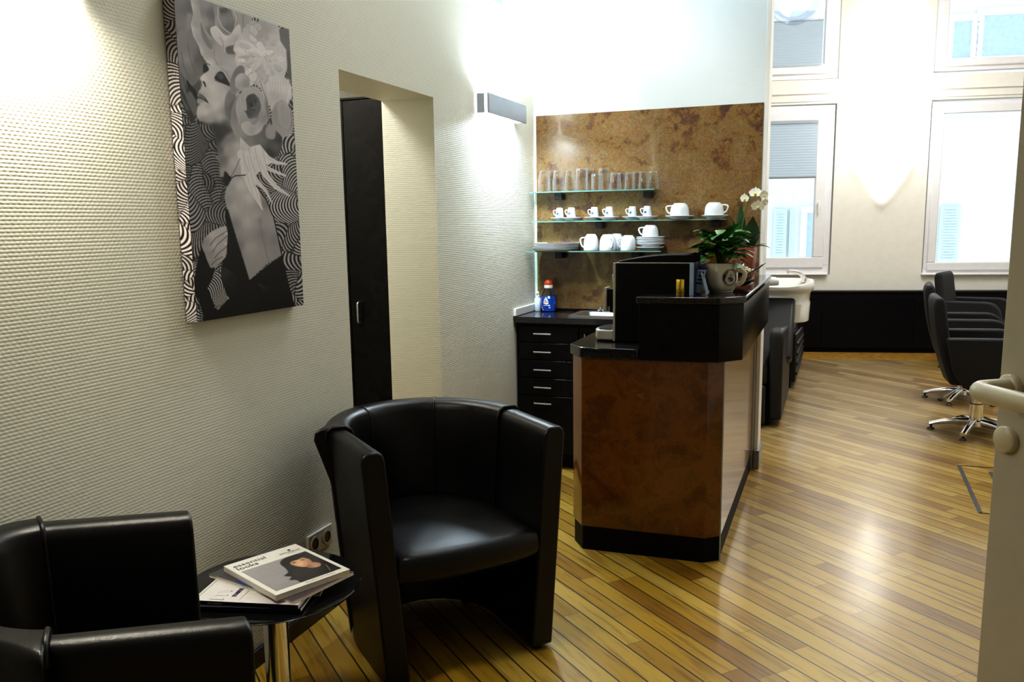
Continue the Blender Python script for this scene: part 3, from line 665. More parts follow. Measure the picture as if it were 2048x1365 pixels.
# ------------------------------------------------------------------ canvas picture
PX = XL+.04
cy0, cy1, cz0, cz1 = 1.992, 2.530, 1.196, 2.118
cv = thing('canvas_picture', 'tall black and white canvas print of a woman with a flower headdress', 'picture', (XL, (cy0+cy1)/2, cz0))
part('canvas', MB().box((XL+.002, cy0, cz0), (PX, cy1, cz1)), 'black_plastic', cv, True, bevel=.002)
def on_canvas(u, v, lift):
    p = onx(u, v, PX); y = min(max(p.y, cy0), cy1); z = min(max(p.z, cz0), cz1)
    return (PX+.0006+lift, y, z)
def project(X_, Y_, Z_):
    x, y, z = X_, Y_, Z_-CAMH
    a = x*AR.x+y*AR.y+z*AR.z; b = x*AU.x+y*AU.y+z*AU.z; c = x*AF.x+y*AF.y+z*AF.z
    return CXP+FPX*a/c, CYP-FPX*b/c
def painted(name, fn, shade, nu, nv, mat, parent):
    """a fine sheet of vertices carrying painted colours"""
    V3 = np.array(fn, np.float64).reshape(-1, 3); Mi = np.array(root_matrix(parent).inverted()); V3 = V3 @ Mi[:3, :3].T+Mi[:3, 3]
    idx = np.arange(nu*nv).reshape(nv, nu); q = np.stack([idx[:-1, :-1], idx[:-1, 1:], idx[1:, 1:], idx[1:, :-1]], -1).reshape(-1)
    me = bpy.data.meshes.new(name); nf = len(q)//4
    me.vertices.add(nu*nv); me.vertices.foreach_set('co', V3.astype(np.float32).ravel())
    me.loops.add(len(q)); me.loops.foreach_set('vertex_index', q.astype(np.int32))
    me.polygons.add(nf); me.polygons.foreach_set('loop_start', np.arange(0, nf*4, 4, dtype=np.int32)); me.polygons.foreach_set('loop_total', np.full(nf, 4, np.int32))
    me.update(calc_edges=True); me.validate()
    ca = me.color_attributes.new('Col', 'FLOAT_COLOR', 'POINT')
    c4 = np.ones((nu*nv, 4), np.float32); c4[:, :3] = shade.reshape(nu*nv, 3); ca.data.foreach_set('color', c4.ravel())
    me.materials.append(MATS[mat]); o = bpy.data.objects.new(name, me); COL.objects.link(o); o.parent = parent; return o
NU, NV = 260, 540
yy, zz = np.meshgrid(np.linspace(cy0+.0005, cy1-.0005, NU), np.linspace(cz1-.0005, cz0+.0005, NV))
uu, vv = project(PX, yy, zz)
g = canvas_art(uu, vv); tint = np.stack([g*1.03, g*.985, g*1.0], -1)
painted('printed_image', np.stack([np.full(yy.shape, PX+.0008), yy, zz], -1), tint, NU, NV, 'print', cv)
xx, z2 = np.meshgrid(np.linspace(XL+.003, PX+.0005, 24), np.linspace(cz1-.0005, cz0+.0005, NV))
u2, v2 = project(xx*0+PX, cy0+(PX-xx), z2); g2 = zebra(u2, v2, 7.0, 21, 52)*.95
painted('printed_side', np.stack([xx, np.full(xx.shape, cy0-.0008), z2], -1), np.stack([g2*1.05, g2*.96, g2*.94], -1), 24, NV, 'print', cv)

# ------------------------------------------------------------------ wall lamps, socket, vent
def sconce(y0, y1, label, glow, power, color):
    t = thing('wall_lamp', label, 'lamp', (XL, (y0+y1)/2, 2.03), 0, 'up and down wall lamps on the left wall')
    zl, zh = 2.035, 2.132
    part('back_plate', MB().box((XL, y0+.03, zl+.01), (XL+.012, y1-.03, zh-.01)), 'sconce_metal', t, True)
    part('end_cap', MB().box((XL+.01, y0, zl), (XL+.052, y0+.012, zh)), 'sconce_metal', t, True, bevel=.002)
    part('end_cap', MB().box((XL+.01, y1-.012, zl), (XL+.052, y1, zh)), 'sconce_metal', t, True, bevel=.002)
    part('front_plate', MB().box((XL+.066, y0+.004, zl-.002), (XL+.078, y1-.004, zh+.002)), 'sconce_metal', t, True, bevel=.002)
    part('diffuser', MB().box((XL+.014, y0+.014, zl+.006), (XL+.064, y1-.014, zh-.006)), glow, t, True, bevel=.004)
    for up in (1, -1):
        ld = bpy.data.lights.new('lamp_light', 'AREA'); ld.shape = 'RECTANGLE'; ld.size = .34; ld.size_y = .04; ld.energy = power; ld.color = color; ld.spread = math.radians(165)
        lo = bpy.data.objects.new('lamp_light', ld); COL.objects.link(lo)
        lo.location = (XL+.046, (y0+y1)/2, zh+.008 if up > 0 else zl-.008)
        lo.rotation_euler = (PI if up > 0 else 0, 0, PI/2)
    return t
sconce(4.20, 4.775, 'brushed metal wall lamp glowing between the wall opening and the glass shelves', 'lamp_glow_cool', 24, (.72, .87, 1.))
sconce(1.17, 1.715, 'brushed metal wall lamp cut by the frame above the black armchair', 'lamp_glow_warm', 13, (1., .93, .78))
so = thing('wall_socket', 'double wall socket with two round outlets low on the left wall', 'socket', (XL, 2.6, .26))
ya, yb, za, zb = 2.522, 2.683, .262, .342
part('cover_plate', MB().box((XL, ya, za), (XL+.012, yb, zb)), 'socket_plate', so, True, bevel=.004)
for yc in (2.562, 2.643):
    r_ = MB().lathe([(.021, 0), (.021, -.001), (.027, -.001), (.028, .003), (.021, .003)], n=24, cap=False).xf(Matrix.Translation((XL+.012, yc, .302)) @ Matrix.Rotation(PI/2, 4, 'Y'))
    f = part('outlet', r_, 'socket_plate', so, True, smooth=True)
    part('outlet_recess', MB().lathe([(.0005, .0005), (.0225, .0005)], n=24, cap=False).xf(Matrix.Translation((XL+.012, yc, .302)) @ Matrix.Rotation(PI/2, 4, 'Y')), 'black_plastic', f, True)
ve = thing('air_vent', 'pale grey ventilation grille high on the left wall near the corner', 'vent', (XL, 4.45, 2.64))
part('vent_frame', MB().box((XL, 4.28, 2.64), (XL+.012, 4.595, 2.675)).box((XL, 4.28, 2.855), (XL+.012, 4.595, 2.89)).box((XL, 4.28, 2.675), (XL+.012, 4.315, 2.855)).box((XL, 4.56, 2.675), (XL+.012, 4.595, 2.855)), 'sconce_metal', ve, True, bevel=.003)
sl = MB()
for k in range(9): sl.box((XL+.002, 4.315, 2.68+k*.0195), (XL+.010, 4.56, 2.690+k*.0195))
part('vent_slats', sl, 'grey_metal', ve, True)

# sculptural lamp on the pier between the windows
SC = .712
pl = thing('wall_sculpture_lamp', 'tall white plaster lamp glowing on the pier between the far windows', 'lamp', tuple(WP(SC, 1.63)))
prof = [(1.63, .012), (1.66, .05), (1.72, .10), (1.80, .15), (1.88, .20), (1.95, .25), (2.02, .30), (2.2, .32), (2.6, .30), (3.0, .31), (3.3, .33), (3.52, .36), (3.58, .36), (3.62, .30), (3.70, .18), (3.80, .13), (3.95, .10), (4.05, .04)]
rows = []
for z, w in prof:
    rows.append([WP(SC+w*math.cos(a), z, .06+min(w, .22)*.8*math.sin(a)) for a in [PI*k/14 for k in range(15)]])
part('plaster_shell', MB().grid(rows), 'plaster_lamp', pl, True, smooth=True, solid=.012)
part('light_slot', MB().obox(MW, (SC-.07, -.262, 2.02), (SC+.07, -.256, 2.08)), 'slot_glow', pl, True)
for z, e, sz in ((2.5, 34, .8), (3.0, 9, .5)):
    ld = bpy.data.lights.new('pier_fill', 'AREA'); ld.shape = 'RECTANGLE'; ld.size = .5; ld.size_y = sz; ld.energy = e*.30; ld.color = (1, .97, .93)
    lo = bpy.data.objects.new('pier_fill', ld); COL.objects.link(lo); lo.location = WP(SC, z, .34)
    lo.rotation_euler = (PI/2, 0, .2+0)   # unseen area light added before the lamp, whitens shell and pier wall
    lo.rotation_euler = (PI/2, 0, .2)
pg = ony(1590, -4, 8.4); R = 46*8.6/1705
gl = thing('globe_pendant', 'round clear glass globe lamp hanging before the upper window', 'lamp', tuple(pg))
part('glass_globe', MB().ball(pg, R, 28, 18), 'globe_glass', gl, True, smooth=True)
part('lamp_holder', MB().lathe([(.03, R*.5), (.035, R*.95), (.05, R), (.05, R+.06), (.012, R+.08)], pg, 20), 'chrome', gl, True, smooth=True)
part('bulb', MB().ball(pg+Vector((0, 0, R*.28)), R*.27, 16, 12, (1, 1, 1.2)), 'lamp_glow_cool', gl, True, smooth=True)
part('cord', MB().tube([pg+Vector((0, 0, R+.07)), (pg.x, pg.y, ZC)], .005), 'black_plastic', gl, True)
# ------------------------------------------------------------------ bar: back cabinet, worktop, sink, splash panel
KF = 4.735
kc = thing('drawer_cabinet', 'black base cabinet with five drawers and slim steel handles under the glass shelves', 'cabinet', (-1.6, 4.9, 0))
part('carcass', MB().box((-1.772, KF+.02, .09), (-.735, YB-.006, .785)).box((-1.772, KF+.0205, .7855), (-.735, KF+.034, .884)).box((-1.772, KF+.035, .7855), (-1.755, YB-.006, .884)).box((-.752, KF+.035, .7855), (-.735, YB-.006, .884)), 'black_wood', kc, True)
part('plinth', MB().box((-1.772, KF+.05, 0), (-.735, YB-.006, .09)), 'black_matte', kc, True)
zs = [.868, .767, .662, .554, .447, .346]
def bar_handle(c, half, axis, par):
    c = Vector(c); d = Vector((1, 0, 0)) if axis == 'x' else Vector((0, 0, 1))
    m = MB().tube([c-d*half, c+d*half], .0055, 10)
    for s in (-1, 1): m.tube([c+d*half*.72*s, c+d*half*.72*s+Vector((0, .028, 0))], .004, 8)
    part('handle', m, 'chrome', par, True, smooth=True)
for i in range(5):
    zt, zb_ = zs[i]-.003, zs[i+1]+.003
    if i == 4: zb_ = .10
    if i == 3: zb_ = zs[4]+.003
    d = part('drawer', MB().box((-1.745, KF, zb_), (-1.383, KF+.019, zt)), 'black_wood', kc, True, bevel=.002)
    bar_handle((-1.595, KF-.028, [.822, .714, .607, .501, .404][i]), .054, 'x', d)
for x0, x1, hx in ((-1.377, -1.06, -1.335), (-1.054, -.74, -.78)):
    d = part('door', MB().box((x0, KF, .10), (x1, KF+.019, .865)), 'black_wood', kc, True, bevel=.002)
    bar_handle((hx, KF-.028, .775), .055, 'z', d)
wt = thing('worktop', 'black polished worktop with sink cut-out on the drawer cabinet', 'worktop', (-1.1, 4.9, .885))
part('slab', MB().box((-1.777, 4.715, .885), (-.735, 4.78, .92)).box((-1.777, 4.78, .885), (-1.455, YB-.002, .92)).box((-1.455, 5.075, .885), (-.735, YB-.002, .92)).box((-.86, 4.78, .885), (-.735, 5.075, .92)), 'granite', wt, True)
part('splash_rail', MB().box((-1.758, YB-.022, .9205), (-.735, YB-.010, .934)), 'black_wood', wt, True, bevel=.002)
sk = thing('sink', 'stainless steel sink set into the black worktop', 'sink', (-1.15, 4.92, .92))
rr = []
def rrect(x0, y0, x1, y1, r, z, n=5):
    pts = []
    for cx, cy, a0 in ((x1-r, y1-r, 0), (x0+r, y1-r, 90), (x0+r, y0+r, 180), (x1-r, y0+r, 270)):
        for k in range(n+1):
            a = math.radians(a0+90*k/n); pts.append(Vector((cx+r*math.cos(a), cy+r*math.sin(a), z)))
    return pts
part('basin', MB().grid([rrect(-1.462, 4.772, -.852, 5.083, .03, .921), rrect(-1.462, 4.772, -.852, 5.083, .03, .928), rrect(-1.43, 4.80, -.88, 5.05, .04, .929), rrect(-1.42, 4.81, -.89, 5.04, .05, .92), rrect(-1.40, 4.83, -.91, 5.02, .06, .80), rrect(-1.2, 4.9, -1.1, 4.95, .02, .795)], close_v=True, cap1=True), 'steel', sk, True, smooth=True)
part('drain_knob', MB().lathe([(.024, .929), (.024, .938), (.013, .944), (.011, .955), (.016, .958), (.001, .960)], (-1.335, 5.066, 0), 20, cap=True), 'chrome', sk, True, smooth=True)
sp_ = thing('splash_panel', 'mottled copper brown splash panel on the wall behind the shelves', 'panel', (-1.1, YB, .92))
part('panel', MB().box((-1.760, YB-.008, .935), (-.414, YB-.001, 2.115)), 'splash', sp_, True)
part('edge_strip', MB().box((-1.776, YB-.010, .935), (-1.760, YB-.001, 2.115)), 'white_trim', sp_, True)

# glass shelves
def shelf(z, x0, x1, yf, brs, label):
    t = thing('glass_shelf', label, 'shelf', ((x0+x1)/2, 5.0, z), 0, 'glass shelves on the copper panel')
    part('glass_plate', MB().box((x0, yf, z-.008), (x1, YB-.012, z)), 'shelf_glass', t, True, bevel=.0015)
    part('front_edge', MB().box((x0, yf-.0012, z-.0075), (x1, yf-.0002, z-.0005)), 'glass_edge', t, True)
    for xb in brs:
        part('bracket', MB().prism([(xb-.028, YB-.009), (xb+.028, YB-.009), (xb+.024, YB-.075), (xb-.024, YB-.075)], z-.05, z-.009), 'black_plastic', t, True, bevel=.006)
plain('glass_edge', (.12, .26, .22), .1, spec=.6)
shelf(1.655, -1.770, -1.000, 5.000, (-1.60, -1.055), 'top glass shelf holding clear tumblers')
shelf(1.478, -1.755, -.590, 5.000, (-1.345, -.66), 'middle glass shelf holding espresso cups on saucers')
shelf(1.300, -1.770, -.945, 4.930, (-1.60, -1.12), 'bottom glass shelf holding upturned white cups and metal plates')

# tumblers
def tumbler(px0, px1, ptop, y, kind, label):
    z0 = 1.655; xa = ony((px0+px1)/2, 380, y).x; w = (ony(px1, 380, y).x-ony(px0, 380, y).x)/2
    h = ony((px0+px1)/2, ptop, y).z-z0
    t = thing('tumbler', label, 'glass', (xa, y, z0+.0005), 0, 'clear tumblers on the top glass shelf')
    if kind == 's': pr_ = [(w*.96, 0), (w, h*.03), (w*.98, h*.45), (w*.86, h*.78), (w*.70, h*.93), (w*.72, h), (w*.4, h*.985)]
    elif kind == 'b': pr_ = [(w, 0), (w, h*.02), (w*.80, h*.98), (w*.76, h), (w*.4, h*.98)]
    else: pr_ = [(w*.98, 0), (w, h*.03), (w*.97, h*.97), (w*.92, h), (w*.5, h*.98)]
    part('glass_body', MB().lathe(pr_, (0, 0, 0), 20, cap=False), 'tumbler', t, smooth=True)
    inner = [(r_*.86, max(z*.9, .002)) for r_, z in pr_[:-1]]
    part('base_disc', MB().lathe([(w*.74, h*.90), (w*.70, h*.99), (.001, h*.99)], (0, 0, 0), 20, cap=True), 'tumbler', t, smooth=True)
    return t
for a in ((1077, 1099.5, 342, 5.03, 's', 'rounded tumbler at the left end of the top glass shelf'),
          (1096, 1112, 343, 5.075, 's', 'rounded tumbler standing at the back behind the first two on the top shelf'),
          (1105.5, 1128.5, 341, 5.03, 's', 'second rounded tumbler along the front of the top shelf'),
          (1130, 1151, 341, 5.03, 's', 'third rounded tumbler along the front of the top shelf'),
          (1152, 1175, 337, 5.04, 't', 'tall straight tumbler beside the three rounded ones on the top shelf'),
          (1172, 1187, 338, 5.08, 't', 'tall straight tumbler at the back left of the short tumbler'),
          (1183, 1206, 348, 5.03, 't', 'short straight tumbler in the middle of the top shelf'),
          (1197, 1218, 337, 5.085, 't', 'tall straight tumbler standing behind the short tumbler'),
          (1219, 1243, 346, 5.03, 'b', 'leftmost of the tapered tumblers on the right half of the top shelf'),
          (1234, 1252, 346, 5.085, 'b', 'tapered tumbler in the back row, left one of the right half'),
          (1249.5, 1270, 345, 5.03, 'b', 'second tapered tumbler in the front row of the top shelf'),
          (1264, 1282, 344, 5.085, 'b', 'tapered tumbler in the back row, middle one of the right half'),
          (1277, 1297, 344, 5.03, 'b', 'third tapered tumbler in the front row of the top shelf'),
          (1295, 1317, 343, 5.04, 'b', 'tapered tumbler at the right end of the top glass shelf')):
    tumbler(*a)

def saucer_mesh(r, h=.018): return MB().lathe([(.001, .003), (r*.55, .003), (r*.56, 0), (r*.60, 0), (r*.62, .004), (r*.97, h*.86), (r, h), (r*.985, h+.002), (r*.6, .009), (.001, .008)], n=36, cap=True)
def handle_pts(R, z0, z1, out, ang):
    c, s = math.cos(ang), math.sin(ang)
    p = bez((R*.9, 0, z1), (R+out*1.5, 0, z1+.004), (R+out, 0, (z0+z1)/2), 6)[:-1]+bez((R+out, 0, (z0+z1)/2), (R+out*.8, 0, z0), (R*.96, 0, z0-.002), 6)
    return [Vector((q.x*c-q.y*s, q.x*s+q.y*c, q.z)) for q in p]
SAUC = None
def saucer(px, y, z, r, label, group):
    t = thing('saucer', label, 'saucer', (ony(px, 435, y).x, y, z), 0, group)
    part('dish', saucer_mesh(r), 'porcelain', t, smooth=True); return t
GC = 'espresso cups with a blue flower on the middle shelf'
names = ['leftmost', 'second', 'third', 'fourth', 'fifth', 'sixth']
for i, (px, sx, yy) in enumerate(((1119.5, 1120, 5.072), (1143, 1142.5, 5.055), (1189, 1188, 5.072), (1218.5, 1217.5, 5.055), (1265, 1264, 5.072), (1294.5, 1293, 5.055))):
    z0 = 1.4785+(0 if i % 2 == 0 else .0)
    s = saucer(sx, yy+(.008 if i % 2 == 0 else -.012), z0, .066 if i % 2 else .060, 'small white saucer under the %s espresso cup of the middle shelf' % names[i], 'saucers on the middle shelf')
    if i % 2 == 0: s.location.z += .0; s.rotation_euler.x = 0
    t = thing('espresso_cup', '%s upturned espresso cup with blue flower on the middle shelf' % names[i], 'cup', (ony(px, 425, s.location.y).x, s.location.y, z0+.0205), 0, GC)
    part('cup_body', MB().lathe([(.0255, 0), (.0262, .002), (.0235, .03), (.0195, .056), (.0165, .058), (.016, .0555), (.001, .0555)], n=28, cap=True), 'porcelain', t, smooth=True)
    part('handle', MB().tube(handle_pts(.0215, .013, .043, .017, PI*1.02), .0033, 8), 'porcelain', t, smooth=True)
    if i % 2: pass
    def cupfn(u, v, l, t=t):
        a = -PI/2-.32+u; r_ = .0258-.0007*(v/.01)+.0005+l
        return (r_*math.cos(a), r_*math.sin(a), v)
    fp = Print(cupfn, .0002)
    for k in range(7):
        aa = 2*PI*k/7; fp.blob(.30*math.cos(aa), .022+.0068*math.sin(aa), .13, .0032, (.10, .20, .62), n=10, rot=0, same=True)
    fp.blob(0, .022, .17, .004, (.008, .015, .22), n=12)
    fp.build('flower_motif', ['gloss_print'], t, world=False)
def cup(name, px, y, z, R, h, hang, label, group):
    t = thing(name, label, 'cup', (ony(px, 440, y).x, y, z), 0, group)
    part('cup_body', MB().lathe([(R*.985, 0), (R, .002), (R*.99, h*.30), (R*.93, h*.62), (R*.78, h*.86), (R*.62, h*.95), (R*.58, h), (R*.5, h), (R*.48, h*.97), (.001, h*.97)], n=32, cap=True), 'porcelain', t, smooth=True)
    part('handle', MB().tube(handle_pts(R*.88, h*.18, h*.78, R*.48, hang), .0048, 8), 'porcelain', t, smooth=True)
    return t
s = saucer(1359.5, 5.045, 1.4785, .084, 'white saucer under the coffee cup whose handle points left, middle shelf', 'saucers on the middle shelf')
cup('coffee_cup', 1359, 5.045, 1.4785+.0205, .055, .070, PI*1.05, 'upturned white coffee cup on the middle shelf with handle to the left', 'white coffee cups on the shelves')
s = saucer(1430, 5.045, 1.4785, .076, 'white saucer under the coffee cup at the right end of the middle shelf', 'saucers on the middle shelf')
cup('coffee_cup', 1428, 5.045, 1.4785+.0205, .055, .070, -.05, 'upturned white coffee cup at the right end of the middle shelf', 'white coffee cups on the shelves')
GS = 'white coffee cups on the shelves'
cup('coffee_cup', 1182.5, 5.03, 1.3005, .0465, .096, PI*1.08, 'upturned white cup beside the metal plates on the bottom shelf', GS)
cup('coffee_cup', 1216, 4.988, 1.3005, .051, .094, -.9, 'wide upturned white cup in the middle of the bottom shelf', GS)
cup('coffee_cup', 1234, 5.068, 1.3005, .044, .097, -.12, 'upturned white cup half hidden behind the wide cup on the bottom shelf', GS)
cup('coffee_cup', 1257, 4.985, 1.3005, .046, .088, PI*1.0, 'smaller upturned white cup beside the pile of saucers', GS)
od = ['lowest', 'second lowest', 'third lowest', 'third highest', 'second highest', 'topmost']
for k in range(6):
    saucer(1301+(.6 if k % 2 else -.4), 5.02, 1.3005+(.022+(k-1)*.0092 if k else 0), .084, '%s saucer in the pile of six on the bottom shelf' % od[k], 'pile of saucers on the bottom shelf')
cup('coffee_cup', 1301, 5.02, 1.3005+.022+4*.0092+.0205, .0475, .066, PI*1.05, 'upturned white cup standing on the pile of saucers', GS)
plain('plate_metal', (.72, .73, .74), .25, metal=.35)
for k, nm in enumerate(('lowest', 'middle', 'topmost')):
    t = thing('metal_plate', '%s round metal plate in the stack at the left end of the bottom shelf' % nm, 'plate', (ony(1113, 490, 5.03).x+.004*k, 5.015, 1.3008+k*.0155), 0, 'stack of metal plates')
    R_ = .142
    part('dish', MB().lathe([(.001, 0), (R_*.9, 0), (R_*.96, .004), (R_, .015), (R_*.985, .0155), (R_*.93, .006), (.001, .003)], n=48, cap=True), 'plate_metal', t, smooth=True)

# bottles by the sink
b_ = thing('dish_soap_bottle', 'blue dish soap bottle with red cap beside the sink', 'bottle', (-1.664, 5.045, .9205))
sy = .62
part('bottle_body', MB().lathe([(.030, 0), (.043, .004), (.049, .03), (.050, .07), (.047, .095)], n=32, cap=True, sy=sy), 'soap_blue', b_, smooth=True)
part('bottle_shoulder', MB().lathe([(.0468, .0955), (.040, .118), (.030, .135), (.026, .145), (.026, .160), (.001, .160)], n=32, cap=False, sy=sy), 'clear_plastic', b_, smooth=True)
part('neck_band', MB().lathe([(.028, .147), (.0285, .149), (.0285, .164), (.027, .166), (.001, .166)], n=24, cap=False), 'paper_white', b_, smooth=True)
part('cap', MB().lathe([(.027, .166), (.028, .170), (.024, .187), (.015, .197), (.001, .199)], n=24, cap=True), 'cap_red', b_, smooth=True)
def botfn(u, v, l):
    a = -PI/2+u; r_ = (.0495 if v < .08 else .0495-(v-.08)*.18)+.0012+l
    return (r_*math.cos(a), r_*sy*math.sin(a), v)
lp = Print(botfn, .0003)
def arcpts(cx, cy, rx, ry, n=24): return [(cx+rx*math.cos(2*PI*k/n), cy+ry*math.sin(2*PI*k/n)) for k in range(n)]
lp.poly(arcpts(-.1, .066, .72, .036), [(.0, .02+.1*max(0, math.sin(2*PI*k/24)), .22+.1*math.sin(2*PI*k/24)) for k in range(24)])
lp.poly([(-.52, .052), (-.5, .062), (-.36, .080), (-.16, .094), (.02, .080), (.16, .062), (.16, .050), (-.1, .045)], (.75, .85, .8))
lp.poly([(-.24, .080), (-.16, .088), (-.08, .080)], (.02, .2, .1))
lp.text('FAIRY', -.18, .0555, .0145, (.6, .02, .03), align='CENTER', sx=19, bold=.0004)
lp.poly(arcpts(.22, .091, .17, .0085), (.6, .85, .85))
lp.poly([(-.5, .0385), (.1, .0385), (.1, .0415), (-.5, .0415)], (.6, .65, .85)); lp.poly([(.12, .036), (.36, .036), (.36, .0445), (.12, .0445)], (.55, .6, .85))
lp.poly(arcpts(.3, .027, .1, .004), (.5, .6, .8)); lp.poly([(-.8, .03), (-.74, .031), (-.6, .022), (-.66, .021)], (.7, .75, .85)); lp.poly([(-.66, .017), (-.6, .018), (-.46, .010), (-.52, .009)], (.7, .75, .85))
lp.build('front_label', ['gloss_print'], b_, world=False)
s_ = thing('spray_bottle', 'small white spray bottle in the corner beside the blue soap bottle', 'bottle', (-1.738, 5.05, .9205))
part('bottle_body', MB().lathe([(.019, 0), (.021, .003), (.021, .075), (.018, .082), (.010, .086), (.001, .086)], n=24, cap=True), 'spray_white', s_, smooth=True)
part('collar', MB().lathe([(.014, .083), (.0145, .085), (.0145, .100), (.010, .102), (.001, .102)], n=20, cap=True), 'porcelain', s_, smooth=True)
part('spray_head', MB().lathe([(.009, .102), (.010, .104), (.0095, .120), (.006, .125), (.001, .125)], n=18, cap=True).box((-.004, -.016, .110), (.004, -.006, .117)), 'porcelain', s_, smooth=True)

# ------------------------------------------------------------------ counter
rc = thing('reception_counter', 'copper brown laminate counter with chamfered corners and black plinth', 'counter', (-.75, 3.9, 0))
def off_poly(poly, d):
    n = len(poly); out = []; ar = sum(poly[i][0]*poly[(i+1) % n][1]-poly[(i+1) % n][0]*poly[i][1] for i in range(n)); sg = 1 if ar > 0 else -1
    for i in range(n):
        p0, p1, p2 = Vector(poly[i-1]), Vector(poly[i]), Vector(poly[(i+1) % n])
        d1 = (p1-p0).normalized(); d2 = (p2-p1).normalized(); n1 = Vector((d1.y, -d1.x))*sg; n2 = Vector((d2.y, -d2.x))*sg
        m = (n1+n2); m = m/(m.dot(m)/2) if m.dot(m) > 1e-6 else n1
        out.append((p1.x+m.x*d, p1.y+m.y*d))
    return out
base = [(-1.092, 3.655), (-1.025, 3.560), (-.480, 3.572), (-.418, 3.622), (-.418, 5.098), (-.72, 5.098), (-.72, 4.25), (-1.092, 4.25)]
part('body', MB().prism(base, .112, .884), 'counter_laminate', rc, True, bevel=.0015)
part('plinth', MB().prism(off_poly(base, -.006), 0, .112), 'black_matte', rc, True)
part('metal_edge', MB().prism([(-.421, 3.6185), (-.4165, 3.6215), (-.4165, 3.628), (-.421, 3.628)], .0, .883), 'grey_metal', rc, True)
ct = thing('counter_top', 'black stone slab on the lower counter under the coffee machine', 'worktop', (-.75, 3.9, .892))
part('slab', MB().prism([(-1.104, 3.650), (-1.028, 3.545), (-.772, 3.545), (-.772, 3.727), (-.55, 3.727), (-.55, 4.262), (-1.104, 4.262)], .8845, .930), 'granite', ct, True, bevel=.004)
br = thing('raised_bar', 'black raised bar box with stone top jutting over the counter side', 'bar', (-.55, 4.3, .885))
bp = [(-.768, 3.547), (-.438, 3.565), (-.351, 3.668), (-.351, 5.104), (-.545, 5.104), (-.545, 3.722), (-.768, 3.722)]
part('bar_box', MB().prism(bp, .8845, 1.126), 'black_wood', br, True, bevel=.0015)
part('stone_top', MB().prism([(-.780, 3.535), (-.434, 3.553), (-.342, 3.662), (-.342, 5.108), (-.552, 5.108), (-.552, 3.728), (-.780, 3.728)], 1.127, 1.155), 'granite', br, True, bevel=.004)

# coffee machine
cm = thing('coffee_machine', 'black coffee machine with silver front edge on the lower counter', 'coffee machine', (-.80, 3.87, .9305))
mx0, mx1, my0, my1, mz = -.925, -.555, 3.738, 3.99, 1.288
part('housing', MB().box((mx0+.008, my0, .934), (mx1, my1, mz-.004)), 'black_gloss2', cm, True, bevel=.006) if False else None
plain('machine_black', (.004, .004, .005), .32, spec=.16)
part('housing', MB().box((mx0+.008, my0, .934), (mx1, my1, mz-.003)), 'machine_black', cm, True, bevel=.006)
part('front_trim', MB().box((mx0-.004, my0-.002, .934), (mx0+.0078, my1+.002, mz)), 'silver_plastic', cm, True, bevel=.003)
part('top_trim', MB().box((mx0+.006, my0-.0015, mz-.003), (mx1, my0+.012, mz+.001)), 'silver_plastic', cm, True)
lid = [Vector((mx0+.01+(mx1-mx0-.01)*u, 0, mz+.0015+.034*math.sin(min(1, u*1.25+.12)*PI/2))) for u in [i/12 for i in range(13)]]
part('bean_lid', MB().grid([[Vector((p.x, my0+.05, mz)), Vector((p.x, my0+.05, p.z-.004)), Vector((p.x, my0+.06, p.z)), Vector((p.x, my1-.03, p.z)), Vector((p.x, my1-.02, mz))] for p in lid], cap0=True, cap1=True), 'machine_black', cm, True, smooth=True)
part('side_handle', MB().box((mx0-.014, my0+.02, 1.20), (mx0-.005, my0+.05, 1.235)), 'silver_plastic', cm, True, bevel=.003)
spy = my0+.10
spm = part('spout', MB().box((mx0-.05, spy-.03, 1.085), (mx0-.004, spy+.03, 1.165)).box((mx0-.040, spy-.022, 1.055), (mx0-.014, spy-.006, 1.085)).box((mx0-.040, spy+.006, 1.055), (mx0-.014, spy+.022, 1.085)), 'machine_black', cm, True, bevel=.004)
part('spout_cover', MB().prism([(mx0-.062, spy-.034), (mx0-.050, spy-.034), (mx0-.050, spy+.034), (mx0-.062, spy+.034)], 1.065, 1.172), 'silver_plastic', cm, True, bevel=.003)
tray = [(mx0-.005, my0+.01), (mx0-.085, my0+.02), (mx0-.108, my0+.09), (mx0-.108, my0+.16), (mx0-.085, my0+.235), (mx0-.005, my0+.245)]
tr = part('drip_tray', MB().prism(tray, .936, .982), 'silver_plastic', cm, True, bevel=.006)
part('drip_grid', MB().prism(off_poly(tray, -.014), .9825, .985), 'machine_black', tr, True)
part('foot', MB().box((mx0+.03, my0+.03, .9305), (mx1-.03, my1-.03, .934)), 'black_matte', cm, True)

# things on the raised bar
BT = 1.1555
g_ = thing('perfume_tube', 'short golden cylinder standing at the front edge of the raised bar', 'bottle', (-.612, 3.632, BT))
part('base_ring', MB().lathe([(.0175, 0), (.018, .001), (.018, .006), (.0165, .007)], n=28, cap=True), 'gold', g_, smooth=True)
part('tube_body', MB().lathe([(.0175, .0075), (.018, .0085), (.018, .066), (.0172, .068), (.001, .068)], n=28, cap=True), 'gold', g_, smooth=True)
lf = thing('leaflet', 'pale blue leaflet standing upright on the raised bar beside the coffee machine', 'leaflet', (-.567, 3.65, BT), 0, 'leaflets on the raised bar')
part('sheet', MB().box((-.009, -.002, 0), (.009, .002, .138)), 'brochure_blue', lf)
part('spine', MB().box((.0095, -.003, 0), (.0135, .10, .138)), 'brochure_navy', lf)
l2 = thing('leaflet', 'navy and white leaflet leaning behind the pale blue one on the raised bar', 'leaflet', (-.535, 3.70, BT), 0, 'leaflets on the raised bar')
Mx = Matrix.Rotation(math.radians(14), 4, 'Y') @ Matrix.Translation((-.022, 0, 0))
def lfn(u, v, l): return (Mx @ Vector((u, -.003-l, v)))
